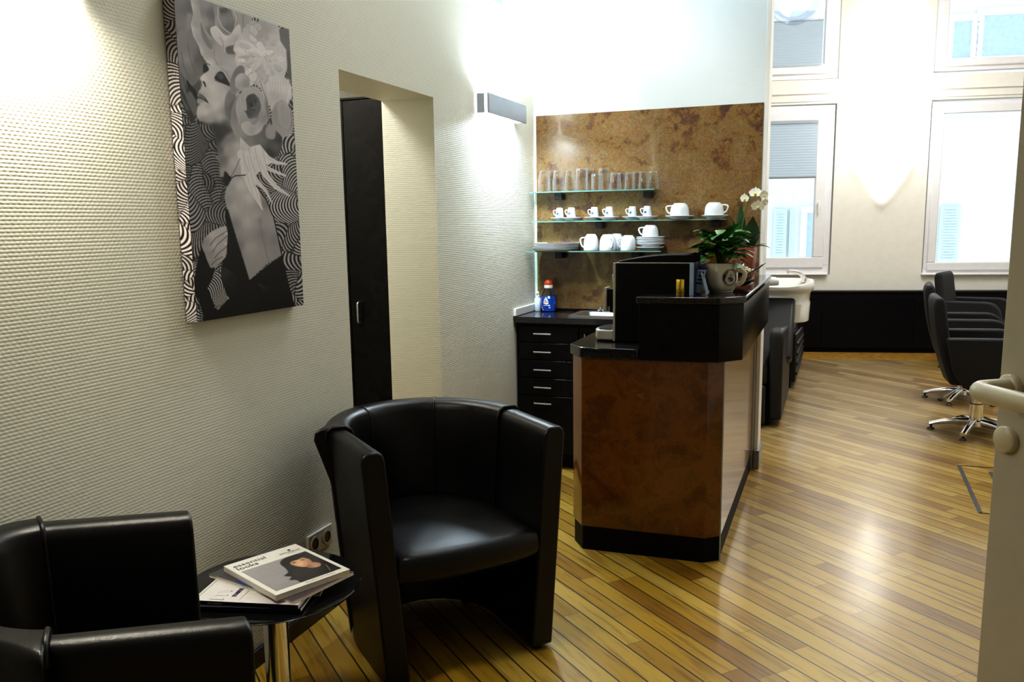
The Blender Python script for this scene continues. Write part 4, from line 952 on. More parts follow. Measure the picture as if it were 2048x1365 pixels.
part('sheet', MB().box((-.016, -.002, .0), (.018, .002, .118)).xf(Mx), 'brochure_navy', l2)
lpz = Print(lfn, .0003); lpz.poly([(-.016, .004), (.018, .004), (.018, .108), (-.016, .100)], (.35, .45, .62))
for k in range(4): lpz.poly([(-.008, .040+k*.016), (.012, .043+k*.016), (.012, .050+k*.016), (-.008, .047+k*.016)], (.01, .012, .08))
lpz.build('printed_face', ['print'], l2, world=False)
l3 = thing('leaflet', 'narrow pale leaflet leaning towards the mug on the raised bar', 'leaflet', (-.507, 3.71, BT), 0, 'leaflets on the raised bar')
part('sheet', MB().box((-.0025, -.03, .004), (.0025, .03, .100)).xf(Matrix.Rotation(math.radians(-15), 4, 'Y')), 'brochure_blue', l3)

# big mug with plant
MUG = Vector((-.468, 3.845, BT)); MR, MH = .070, .128
mg = thing('mug_planter', 'oversized cream coffee mug with round black coffee badge used as a planter', 'mug', tuple(MUG))
part('mug_body', MB().lathe([(.048, 0), (.050, .002), (.050, .006), (.056, .010), (.066, .030), (MR, .055), (MR+.001, MH-.002), (MR-.001, MH), (MR-.005, MH-.002), (MR-.006, .05), (.04, .014), (.001, .012)], n=48, cap=True), 'cream_mug', mg, smooth=True)
hp = handle_pts(MR-.002, .036, .098, .034, -.25)
part('handle', MB().tube(hp, .0105, 12), 'cream_mug', mg, smooth=True)
part('soil', MB().lathe([(.063, .104), (.05, .108), (.001, .110)], n=24, cap=False), 'soil', mg)
LA = -PI/2+.57+.125    # badge faces the right of the front
def mugfn(u, v, l):
    a = LA+u/MR; r_ = (MR if v > .055 else MR-(.055-v)*.16)+.0010+l
    return (r_*math.cos(a), r_*math.sin(a), v)
lg = Print(mugfn, .0002); LC = .067; bk = (.008, .007, .009); cr = (.62, .56, .44)
lg.poly(arcpts(0, LC, .0385, .0385, 48), bk); lg.poly(arcpts(0, LC, .0368, .0368, 48), cr); lg.poly(arcpts(0, LC, .0345, .0345, 48), (.02, .016, .018)); lg.poly(arcpts(0, LC, .0215, .0215, 40), cr)
for txt, r0, a0, da, up in (('COFFEE', .0245, PI*.94, -.315, 1), ('FELLOWS', .0245, -PI*.90, .27, -1)):
    pass
def ring_text(txt, rad, amid, da, size, inward):
    n = len(txt)
    for k, ch in enumerate(txt):
        a = amid+(k-(n-1)/2)*da
        rt = a-PI/2 if not inward else a+PI/2
        rr_ = rad if not inward else rad+size*.72
        w = size*.34
        lg.text(ch, rr_*math.cos(a)-w*math.cos(rt), LC+rr_*math.sin(a)-w*math.sin(rt), size, cr, rot=rt, bold=.0003)
ring_text('COFFEE', .0240, PI*.5, -.36, .0105, False)
ring_text('COFFEE', .0240, -PI*.5, .36, .0105, True)
lg.poly([(-.0085, LC+.003), (.0085, LC+.003), (.007, LC-.007), (.002, LC-.0105), (-.003, LC-.0105), (-.007, LC-.007)], bk)
lg.stroke([(-.008, LC+.002), (-.0135, LC+.001), (-.0125, LC-.005), (-.007, LC-.006)], .0022, bk)
lg.poly([(-.001, LC-.012), (.011, LC-.004), (.0125, LC-.009), (.006, LC-.0165), (-.006, LC-.0165)], bk)
lg.stroke([(-.012, LC-.009), (-.007, LC-.013), (.0, LC-.0145)], .002, bk)
lg.stroke([(-.004, LC+.006), (-.001, LC+.010), (.002, LC+.013), (.001, LC+.018)], [.001, .004, .003, .001], bk); lg.stroke([(-.006, LC+.010), (0, LC+.0085), (.006, LC+.010)], [.0015, .004, .0015], bk)
lg.build('badge', ['gloss_print'], mg, world=False)
def leaf_mesh(base, d, L, wd, droop, up=Vector((0, 0, 1)), nseg=7, ser=0., cup_=.15):
    d = d.normalized(); side = d.cross(up).normalized(); rows = []
    p = Vector(base); dd = d.copy()
    for i in range(nseg+1):
        t = i/nseg; w = wd*math.sin(PI*min(.98, max(.03, t**.8)))*(1+(ser if i % 2 else -ser))
        nrm = side.cross(dd).normalized()
        rows.append([p-side*w+nrm*w*cup_*2, p, p+side*w+nrm*w*cup_*2])
        dd = (dd-Vector((0, 0, droop/nseg))).normalized(); p = p+dd*(L/nseg)
    return rows
pt = thing('potted_plant', 'bushy green leafy plant growing out of the cream coffee mug', 'plant', tuple(MUG+Vector((0, 0, .10))))
rp = random.Random(3); lm = MB(); stm = MB()
for i in range(95):
    a = rp.random()*2*PI; el = rp.uniform(.2, 1.4); rad_ = rp.uniform(.02, .085)
    h0 = rp.uniform(.04, .15); st = Vector((math.cos(a)*rad_*.8, math.sin(a)*rad_*.7, h0))
    dr = Vector((math.cos(a)*math.cos(el*.7), math.sin(a)*math.cos(el*.7), math.sin(el*.7)*.75))
    L = rp.uniform(.062, .098)
    lm.grid(leaf_mesh(st, dr, L, L*.34, rp.uniform(.35, 1.0), ser=.10, nseg=8))
    if i % 3 == 0: stm.tube(bez((math.cos(a)*.012, math.sin(a)*.012, 0), (math.cos(a)*.02, math.sin(a)*.02, h0*.7), st, 5), .0022, 5)
for a, el, L, h0 in ((PI*1.03, .30, .12, .085), (PI*.97, .12, .125, .07), (PI*1.1, -.15, .09, .06), (-.1, .15, .10, .08), (.15, -.2, .09, .05), (PI*.85, -.3, .10, .03), (-.5, -.4, .09, .04)):
    d = Vector((math.cos(a), math.sin(a), math.sin(el))); lm.grid(leaf_mesh(Vector((math.cos(a)*.05, math.sin(a)*.05, h0)), d, L, L*.2, .5, ser=.08))
part('foliage', lm, 'leaf_green', pt, smooth=True); part('stems', stm, 'stem_green', pt, smooth=True)
tg = thing('plant_tag', 'golden printed care tag stuck upright in the mug planter', 'tag', tuple(MUG+Vector((-.028, -.045, .105))))
part('tag_sheet', MB().box((-.014, -.001, 0), (.014, .001, .062)).xf(Matrix.Rotation(-.12, 4, 'Y')), 'sticker_gold', tg)

# orchid
OP = Vector((-.460, 4.62, BT)); OH, OR_ = .172, .074
op = thing('orchid', 'white orchid in a rust red pot at the wall end of the raised bar', 'orchid', tuple(OP))
part('pot', MB().grid([[Vector((c*OR_*(.86+.14*z/OH)*k, s*OR_*(.86+.14*z/OH)*k, z)) for c, s in ((math.cos(a)/max(abs(math.cos(a)), abs(math.sin(a)))**.62, math.sin(a)/max(abs(math.cos(a)), abs(math.sin(a)))**.62) for a in [2*PI*j/40 for j in range(40)])] for z, k in ((0, .96), (.004, 1), (OH-.004, 1), (OH, .98), (OH-.003, .92), (OH-.02, .9))], close_v=True, cap0=True, cap1=True), 'terracotta', op, smooth=True)
part('inner_pot', MB().lathe([(OR_*.93, OH-.01), (OR_*.95, OH+.006), (OR_*.88, OH+.008), (OR_*.86, OH-.006), (.001, OH-.008)], n=32, cap=False), 'clear_plastic', op, smooth=True)
ol = MB()
for bx, a, el, L, w, dr in ((-.02, -2.3, .62, .13, .026, 1.1), (-.03, -2.7, .9, .13, .025, .9), (-.005, -1.75, 1.42, .235, .026, .15), (-.02, -1.9, 1.2, .16, .024, .5), (.045, -1.35, 1.36, .165, .042, .10), (.04, -.5, .45, .12, .026, .9),
                        (.03, -.9, .9, .12, .03, .6), (-.04, -2.9, .6, .12, .022, .9), (0, 1.4, .8, .12, .025, .8), (.05, .2, .6, .09, .02, .7)):
    d = Vector((math.cos(a)*math.cos(el), math.sin(a)*math.cos(el)*.7, math.sin(el))); ol.grid(leaf_mesh(Vector((bx, -.01, OH-.005)), d, L, w, dr, nseg=9, cup_=.1))
part('leaves', ol, 'leaf_dark', op, smooth=True)
fa, fb_, fc = [ony(px, py, OP.y-.035)-OP for px, py in ((1504, 386), (1514, 381), (1532, 392))]; sp1 = bez((0, -.01, OH), (-.012, -.03, (OH+fa.z)/2), fa, 10); sp2 = bez(fa, fb_+Vector((0, 0, .015)), fc, 8)
ff = ony(1491, 396, OP.y-.04)-OP
part('flower_spike', MB().tube(sp1+sp2[1:], .0028, 6).tube(bez(sp1[8], (sp1[9]+ff)/2+Vector((0, 0, .012)), ff, 6), .002, 6), 'stem_green', op, smooth=True)
part('support_stick', MB().tube([(.012, .0, OH-.02), (-.006, -.016, OH+.22)], .0022, 6), 'soil', op)
def orchid_flower(c, tilt, yaw, s):
    M = Matrix.Translation(c) @ Matrix.Rotation(yaw, 4, 'Z') @ Matrix.Rotation(tilt, 4, 'X')
    m = MB()
    for a, L, w in ((PI/2, .028, .011), (PI/2+2.1, .028, .011), (PI/2-2.1, .028, .011), (.12, .031, .019), (PI-.12, .031, .019)):
        rows = leaf_mesh(Vector((0, 0, 0)), Vector((math.cos(a), -.12, math.sin(a))), L*s, w*s, 0, up=Vector((0, -1, 0)), nseg=6, cup_=.08)
        m.grid([[M @ p for p in r_] for r_ in rows])
    f = part('flower', m, 'petal_white', op, smooth=True)
    part('flower_lip', MB().ball((0, -.006*s, -.006*s), .0065*s, 10, 6).xf(M), 'candy_yellow', f, smooth=True)
for (px, py), ti, ya_, s in (((1490, 397), .1, -.6, .95), ((1511, 386), -.2, -.1, 1.1), ((1527, 390), .1, .7, .9), ((1516, 412), .25, .1, 1.2), ((1529, 405), .2, .9, .8)):
    orchid_flower(ony(px, py, OP.y-.05)-OP, ti, ya_, s)

# two-tier sweets dish
CDY = Vector((-.437, 4.12, BT))
cdd = thing('sweets_stand', 'dark two-tier dish with upturned corners on the raised bar behind the mug', 'dish', tuple(CDY))
def dish(z, r, lift, rz):
    rows = []
    N = 9
    for i in range(N):
        row = []
        for j in range(N):
            u, v = -1+2*i/(N-1), -1+2*j/(N-1); q = (abs(u*v))**1.1; e = max(abs(u), abs(v))
            x, y = u*r, v*r; row.append(Vector((x*math.cos(rz)-y*math.sin(rz), x*math.sin(rz)+y*math.cos(rz), z+lift*q+.012*e**3)))
        rows.append(row)
    return MB().grid(rows)
part('lower_dish', dish(.008, .080, .022, .15), 'black_gloss', cdd, smooth=True, solid=.006)
part('upper_dish', dish(.056, .095, .048, .70), 'black_gloss', cdd, smooth=True, solid=.006)
part('stem', MB().lathe([(.03, .010), (.014, .02), (.014, .045), (.03, .056)], n=16, cap=True), 'black_gloss', cdd, smooth=True)
rc_ = random.Random(5)
spots = [(-.040, -.040, .080), (-.022, -.020, .078), (.018, -.020, .078), (.046, -.020, .080), (.025, .022, .077), (.060, .006, .082), (.034, -.030, .094), (-.045, .01, .080), (-.040, -.052, .026), (-.010, -.058, .024), (-.026, -.036, .032)]
wh_ = ['at the left of the upper dish', 'beside the first one in the upper dish', 'in the middle of the upper dish', 'at the right of the upper dish', 'at the back of the upper dish', 'at the far right of the upper dish', 'on top of the right heap in the upper dish', 'at the back left of the upper dish', 'at the left of the lower dish', 'at the front of the lower dish', 'on the others in the lower dish']
for k, (x, y, z) in enumerate(spots):
    cname = ('orange', 'yellow', 'green')[k % 3]
    t = thing('wrapped_sweet', '%s wrapped sweet %s' % (cname, wh_[k]), 'sweet', tuple(CDY+Vector((x, y, z))), rc_.random()*PI, 'wrapped sweets in the two-tier dish')
    part('sweet', MB().ball((0, 0, 0), .0095, 12, 8, (1.3, .9, .8)), 'candy_'+cname, t, smooth=True)
    w_ = MB()
    for s in (-1, 1): w_.grid([[Vector((s*.010, -.003, 0)), Vector((s*.010, .003, .002))], [Vector((s*.018, -.009, .006)), Vector((s*.018, .009, -.002))], [Vector((s*.024, -.012, -.002)), Vector((s*.024, .011, .007))]])
    part('wrapper', w_, 'wrapper', t, smooth=True)
# ------------------------------------------------------------------ tub armchairs
def tub_chair(name, label, mid, lat, dep, D, flare_side, H=.79):
    """mid: middle of the front line on the floor; lat / dep: unit directions across and towards the back"""
    lat, dep = Vector((*lat, 0)), Vector((*dep, 0)); mid = Vector((*mid, 0))
    t = thing(name, label, 'armchair', tuple(mid), 0, 'black leather tub armchairs')
    d1, th, ZB = .30, .078, .016
    def hw(z): return .302+(.362-.302)*(z/H)
    def dd(z): return D-.075+.075*(z/H)
    def plan(q, off, z):
        """q 0..1 along the U, off = inward offset"""
        w, d = hw(z)-off, dd(z)-off
        if q < .25: return -w, d1*q/.25
        if q > .75: return w, d1*(1-q)/.25
        a = PI*(q-.25)/.5
        return -w*math.cos(a), d1+(d-d1)*math.sin(a)
    def P3(x, y, z): return mid+lat*x+dep*y+Vector((0, 0, z))
    def sweep(q0, q1, n, sec, fl=None):
        rows = []
        for i in range(n+1):
            q = q0+(q1-q0)*i/n; row = []
            for off, z in sec:
                o_ = off-(fl(q, off, z) if fl else 0); x, y = plan(q, o_, z); row.append(P3(x, y, z))
            rows.append(row)
        return MB().grid(rows, close_v=True, cap0=True, cap1=True)
    top = [(0, H-.03), (.006, H-.010), (.022, H), (th-.022, H), (th-.006, H-.010), (th, H-.03)]
    sec = [(0, ZB), (0, .2), (0, .45), (0, .65)]+top+[(th, .65), (th, .45), (th, .2), (th, ZB)]
    part('shell', sweep(0, 1, 48, sec), 'leather', t, True, bevel=.007, angle=40)
    k = .008
    sec2 = [(-k, .05), (-k, .3), (-k, .6), (-k, H-.03), (-k+.006, H-.004), (.016, H+k), (th-.016, H+k), (th+k-.006, H-.004), (th+k, H-.03), (th+k, .6), (th+k, .43)]
    def fl(q, off, z):
        e = (q-.27)/.05 if flare_side < 0 else (.73-q)/.05
        if off > .02 or e > 1 or z < H-.16: return 0
        return .042*(1-max(0, e))**2*min(1, (z-H+.16)/.10)
    part('back_cover', sweep(.27, .735, 40, sec2, fl), 'leather', t, True, bevel=.006, angle=40)
    for q in (.27, .735):
        pts = [P3(*plan(q, off, z), z) for off, z in sec2[3:]]
        part('piping', MB().tube(pts, .0055, 8), 'leather', t, True, smooth=True)
    for q in (.42, .575):
        pts = [P3(*plan(q, th+k+.001, z), z) for z in (.44, .52, .6, .68, H-.03)]+[P3(*plan(q, o, H+z), H+z) for o, z in ((th+k-.006, -.004), (th-.016, k), (.016, k), (-k+.006, -.004), (-k, -.03))]
        part('piping', MB().tube(pts, .004, 8), 'leather', t, True, smooth=True)
    # seat cushion filling the U, bulging a little over the front line
    out = [plan(q/28, th+.004, .42) for q in range(29)]
    w0 = -out[0][0]; n = 12
    out += [(w0*(1-2*i/n), -.030*(1-(1-2*i/n)**2)**.8) for i in range(1, n)]
    cxy = (0, D*.42)
    def seat_ring(z, k): return [P3(x*k, cxy[1]+(y-cxy[1])*k, z) for x, y in out]
    part('seat', MB().grid([seat_ring(z, k) for z, k in ((.345, .90), (.349, .965), (.360, .99), (.378, 1), (.405, 1), (.424, .988), (.437, .955), (.445, .89), (.450, .75), (.454, .5), (.456, .2))], close_v=True, cap0=True, cap1=True), 'leather', t, True, smooth=True)
    part('seat_frame', MB().grid([[P3(-.222, .05, z), P3(.222, .05, z), P3(.222, d1+.05, z), P3(.13, D-.19, z), P3(-.13, D-.19, z), P3(-.222, d1+.05, z)] for z in (.315, .344)], close_v=True, cap0=True, cap1=True), 'black_matte', t, True)
    for q in (.03, .97, .36, .64):
        x, y = plan(q, th/2, 0); p = P3(x, y, 0)
        part('foot', MB().lathe([(.022, 0), (.024, .002), (.024, .017)], p, 16), 'black_plastic', t, True)
    return t
tub_chair('tub_armchair', 'black leather tub armchair facing the room beside the round table, seat visible', (-1.070, 2.424), (.655, .755), (-.755, .655), .70, -1)
tub_chair('tub_armchair', 'black leather tub armchair cut off by the lower left corner of the photo', (-1.168, 1.340), (.761, -.648), (-.845, -.535), .56, 9, H=.80)

# ------------------------------------------------------------------ side table with magazines
TC = Vector((-1.415, 1.845, 0)); TZ = .498
st = thing('side_table', 'small round glossy black table on a chrome stem between the armchairs', 'table', tuple(TC))
part('table_top', MB().lathe([(.02, TZ-.026), (.15, TZ-.026), (.215, TZ-.020), (.236, TZ-.010), (.240, TZ-.004), (.238, TZ-.0005), (.232, TZ), (.001, TZ)], TC, 64, cap=True), 'black_gloss', st, True, smooth=True)
part('stem', MB().lathe([(.034, .03), (.034, TZ-.03), (.05, TZ-.027)], TC, 28), 'chrome', st, True, smooth=True)
part('base', MB().lathe([(.19, 0), (.20, .004), (.195, .012), (.06, .026), (.04, .045), (.034, .05)], TC, 48), 'chrome', st, True, smooth=True)
def mag(label, cx, cy, z, w, h, th, rz, cover, spine, group='magazines on the side table'):
    """local x runs along the spine-to-fore-edge width, y up the page"""
    t = thing('magazine', label, 'magazine', (cx, cy, z), rz, group)
    part('pages', MB().box((-w/2+.001, -h/2+.0008, .0006), (w/2-.001, h/2-.0008, th-.0006)), 'paper_white', t)
    part('cover', MB().box((-w/2, -h/2, th-.0006), (w/2, h/2, th)).box((-w/2, -h/2, 0), (w/2, h/2, .0006)).box((-w/2-.0006, -h/2, 0), (-w/2, h/2, th)), spine, t)
    return t, Print(lambda u, v, l: (u, v, th+.0002+l), .00015)
def rect(x0, y0, x1, y1): return [(x0, y0), (x1, y0), (x1, y1), (x0, y1)]
# directions measured on the top magazine
zt = TZ+.0505
Pa, Pb, Pd, Pe = [onz(*p, zt) for p in ((438, 1134), (587.5, 1091), (709.5, 1139), (556, 1186))]
ctr = (Pa+Pb+Pd+Pe)/4
ax = ((Pb-Pa)+(Pd-Pe)).normalized(); down = ((Pe-Pa)+(Pd-Pb)).normalized()
bis = (ax+Vector((-down.y, down.x, 0))).normalized()
ang_top = math.atan2(bis.y, bis.x); ang_d = math.atan2(-down.x, down.y)
if bis.dot(ax) < 0: ang_top += PI
Wm, Hm = ((Pb-Pa).length+(Pd-Pe).length)/2, ((Pe-Pa).length+(Pd-Pb).length)/2
rz = math.atan2(ax.y, ax.x)
up = -down
rz = math.atan2(ax.y, ax.x)
# make a right angle half way between the two measured edges
e2 = math.atan2(up.y, up.x)-PI/2
rz = math.atan2(math.sin(rz)+math.sin(e2), math.cos(rz)+math.cos(e2))
def stack_z(k): return TZ+.0008+k
m5, p5 = mag('plain grey magazine lowest in the pile, its corner peeping out at the back left', ctr.x-.035, ctr.y+.02, TZ+.0006, .21, .27, .006, rz+.75, 'paper_grey', 'paper_grey')
p5.poly(rect(-.104, -.134, .104, .134), (.20, .19, .165)); p5.build('cover_print', ['print'], m5, world=False)
q0, q1 = onz(300, 1200, .515), onz(594, 1214, .515)
sa = math.atan2((q1-q0).y, (q1-q0).x)
def placed(corner, sang, w, h, cx_, cy_):
    """centre of a page whose corner (local cx_, cy_) sits at the given point when turned by sang"""
    c, s = math.cos(sang), math.sin(sang); return corner.x-(cx_*c-cy_*s), corner.y-(cx_*s+cy_*c)
m4a = sa+PI/2
w4, h4 = .205, .285
cx4, cy4 = placed(onz(590, 1226, .512), m4a, w4, h4, -w4/2, -h4/2)
m4, p4 = mag('black-spined magazine directly under the white one with large lettering', cx4, cy4+.012, TZ+.007, w4, h4, .0075, m4a+.05, 'print', 'spine_navy')
p4.poly(rect(-w4/2, -h4/2, w4/2, h4/2), (.04, .04, .05)); p4.build('cover_print', ['gloss_print'], m4, world=False)
cx3, cy3 = placed(onz(596, 1212, .523), m4a, w4, h4, -w4/2, -h4/2)
m3, p3 = mag('white magazine with black spine and outlined lettering in the middle of the pile', cx3, cy3, TZ+.0152, w4, h4, .0105, m4a, 'print', 'spine_navy')
p3.poly(rect(-w4/2, -h4/2, w4/2, h4/2), (.58, .55, .52))
p3.poly(rect(-w4/2, -h4/2, w4/2, -.02), [(.55, .42, .42), (.5, .42, .44), (.56, .54, .58), (.58, .55, .55)])
p3.text('m', -.098, .062, .085, (.12, .12, .2), sx=1.0); p3.text('m', -.0955, .0645, .080, (.60, .57, .52), sx=1.0)
p3.text('mens', -.072, .038, .024, (.02, .02, .06), bold=.0008)
p3.stroke([(-.09, .02), (-.01, .02), (-.01, .052), (.06, .052)], .0016, (.35, .33, .3)); p3.stroke([(-.095, .135), (.05, .135), (.06, .10), (.06, .02)], .0016, (.35, .33, .3))
p3.build('cover_print', ['print'], m3, world=False)
sp3 = Print(lambda u, v, l: (-w4/2-.0008-l, -u, v), .0002)
sp3.text('MEN\u2019S FASHION', -.10, .0035, .0055, (.55, .5, .5)); sp3.build('spine_lettering', ['print'], m3, world=False)
# second magazine, dark cover with blue corner and red script
Ra, Rb, Rc = onz(399.5, 1154, .533), onz(586, 1204, .533), onz(716, 1147, .533)
a2 = math.atan2((Rb-Ra).y, (Rb-Ra).x)
a2b = math.atan2((Rc-Rb).y, (Rc-Rb).x)-PI/2
am = math.atan2(math.sin(a2)+math.sin(a2b), math.cos(a2)+math.cos(a2b))
w2, h2 = min(.33, (Rb-Ra).length), (Rc-Rb).length
print('mag2', w2, h2)
c2x, c2y = placed(Rb, am, w2, h2, w2/2, -h2/2)
m2, p2 = mag('dark magazine with red script lettering lying under the top one', c2x, c2y, TZ+.0262, w2, h2, .0085, am, 'print', 'paper_white')
p2.poly(rect(-w2/2, -h2/2, w2/2, h2/2), [(.045, .045, .05), (.06, .045, .05), (.08, .05, .05), (.05, .05, .055)])
p2.poly([(-.06, -h2/2), (.07, -h2/2), (.05, -.03), (-.06, -.05)], [(.01, .03, .16), (.01, .02, .10), (.02, .05, .22), (.01, .04, .25)])
p2.text('One', .128, -.085, .048, (.75, .30, .33), rot=PI/2, shear=.3); p2.text('Oe', .1255, -.0835, .046, (.6, .02, .05), rot=PI/2, shear=.3) if False else None
p2.text('g', -.045, -.075, .02, (.6, .55, .5))
p2.build('cover_print', ['gloss_print'], m2, world=False)
# top magazine: spine along the left edge, masthead along the back edge
m1, p1 = mag('top magazine with white border and a dark-haired woman on the cover', ctr.x, ctr.y, TZ+.0352, Wm, Hm, .0145, rz, 'print', 'paper_white')
w, h = Wm/2, Hm/2
p1.poly(rect(-w, -h, w, h), (.66, .63, .57))
ix0, ix1, iy0, iy1 = -w+.014, w-.012, -h+.022, h-.072
p1.poly(rect(ix0, iy0, ix1, iy1), [(.20, .185, .19), (.15, .14, .15), (.22, .205, .21), (.25, .235, .235)])
X = lambda u: ix0+(ix1-ix0)*u
Y = lambda v: iy0+(iy1-iy0)*v
def cover_art(U, V):
    out = []
    sk = lambda k: tuple(k)
    for ch in range(3):
        Q_ = Paint(U, V); c = lambda *v: v[ch]
        Q_.C = c(.19, .175, .18)+(c(.27, .25, .25)-c(.19, .175, .18))*(1-U/150)*.8+.05*(V/100)
        S = smooth_poly; M_ = lambda *q: [(x*150, y*100) for x, y in q]
        Q_.fill(S(M_((.42, -.05), (.36, .12), (.30, .20), (.37, .28), (.32, .38), (.42, .46), (.47, .62), (.50, .82), (.58, .94), (.72, 1.0), (.9, .98), (1.03, .9), (1.03, -.05))), c(.014, .011, .012), 3)
        for k in range(14):
            r = random.Random(k); Q_.line([(150*(.50+.03*k % .45), 70-20*r.random()), (150*(.40+.035*k % .4), 40-10*r.random()), (150*(.38+.03*k % .3), 15)], 1.0, c(.05, .04, .04), 2, .5)
        Q_.fill(S(M_((.595, .70), (.62, .80), (.72, .85), (.83, .81), (.875, .68), (.845, .54), (.775, .44), (.70, .44), (.63, .53))), 0, 2.5, [(95, 72, c(.42, .22, .12)), (105, 60, c(.66, .38, .22)), (112, 75, c(.62, .36, .21)), (125, 68, c(.46, .24, .13)), (112, 48, c(.52, .28, .16)), (122, 55, c(.40, .20, .11))])
        Q_.fill(S(M_((.70, .45), (.83, .53), (.90, .42), (.84, .31), (.73, .34))), 0, 3, [(108, 42, c(.26, .13, .07)), (125, 40, c(.44, .24, .14))])
        Q_.fill(S(M_((.585, .70), (.60, .86), (.70, .95), (.84, .92), (.90, .78), (.87, .70), (.845, .795), (.76, .775), (.68, .785), (.625, .76))), c(.013, .009, .009), 3)
        for x, y, w_ in ((99, 71, 4.2), (119, 71, 4.2)):
            Q_.glow(x, y, w_, 1.7, c(.02, .012, .012), .95); Q_.glow(x, y+3.4, w_+.8, .9, c(.06, .03, .02), .8)
        Q_.glow(109, 60, 1.3, 4, c(.74, .46, .30), .5); Q_.glow(110, 57.5, 2.4, 1., c(.30, .13, .08), .8); Q_.glow(109, 52, 5, 1.5, c(.44, .10, .08), .9)
        Q_.line([(139, 30), (134, 18), (128, 6)], .9, c(.25, .23, .23), 1.5); Q_.glow(140, 55, 14, 20, c(.03, .025, .026), .6)
        for k in range(6): Q_.line([(9, 46-5.5*k), (46-3*(k % 3), 46-5.5*k)], .8, c(.36, .34, .34), 1.2, .7)
        out.append(np.clip(Q_.C, .004, .9))
    return np.stack(out, -1)
un, vn = np.meshgrid(np.linspace(0, 150, 190), np.linspace(0, 100, 130))
loc = np.stack([ix0+(ix1-ix0)*un/150, iy0+(iy1-iy0)*vn/100, np.full(un.shape, .0145+.0009)], -1)
Mr = np.array(root_matrix(m1)); painted('cover_photo', loc @ Mr[:3, :3].T+Mr[:3, 3], cover_art(un, vn), 190, 130, 'gloss_print', m1)
p1.text('essential', -w+.012, h-.036, .027, (.03, .03, .035), bold=.0002, sx=1.08); p1.text('looks', -w+.012, h-.059, .027, (.03, .03, .035), bold=.0002, sx=1.08)
p1.text('Schwarzkopf', w-.012, h-.046, .0125, (.10, .09, .09), align='RIGHT'); p1.text('PROFESSIONAL', w-.012, h-.055, .0065, (.28, .26, .25), align='RIGHT')
p1.blob(w-.040, h-.030, .0042, .0052, (.01, .01, .01), n=14); p1.poly([(w-.0435, h-.031), (w-.036, h-.031), (w-.0385, h-.0375)], (.01, .01, .01))
p1.text('Spring/Summer Collection', X(.40), -h+.008, .0085, (.12, .11, .11))
p1.build('cover_print', ['gloss_print'], m1, world=False)

# ------------------------------------------------------------------ far salon: low cabinet, chairs, wash unit
lc = thing('low_cabinet', 'long low black cabinet running under the far windows', 'cabinet', tuple(WP(.7, 0)))
part('carcass', MB().obox(MW, (-1.0, -.150, .05), (2.55, -.005, .655)), 'black_panel', lc, True)
part('top_board', MB().obox(MW, (-1.0, -.165, .655), (2.55, -.003, .680)), 'black_panel', lc, True, bevel=.003)
part('plinth', MB().obox(MW, (-1.0, -.135, 0), (2.55, -.005, .05)), 'black_matte', lc, True)
for k, (a, b) in enumerate(((-.99, .118), (.122, 1.078), (1.082, 2.0), (2.004, 2.54))):
    part('panel', MB().obox(MW, (a, -.163, .055), (b, -.150, .585)), 'black_panel', lc, True, bevel=.002)
part('rail', MB().obox(MW, (-1.0, -.158, .59), (2.55, -.150, .652)), 'black_matte', lc, True)

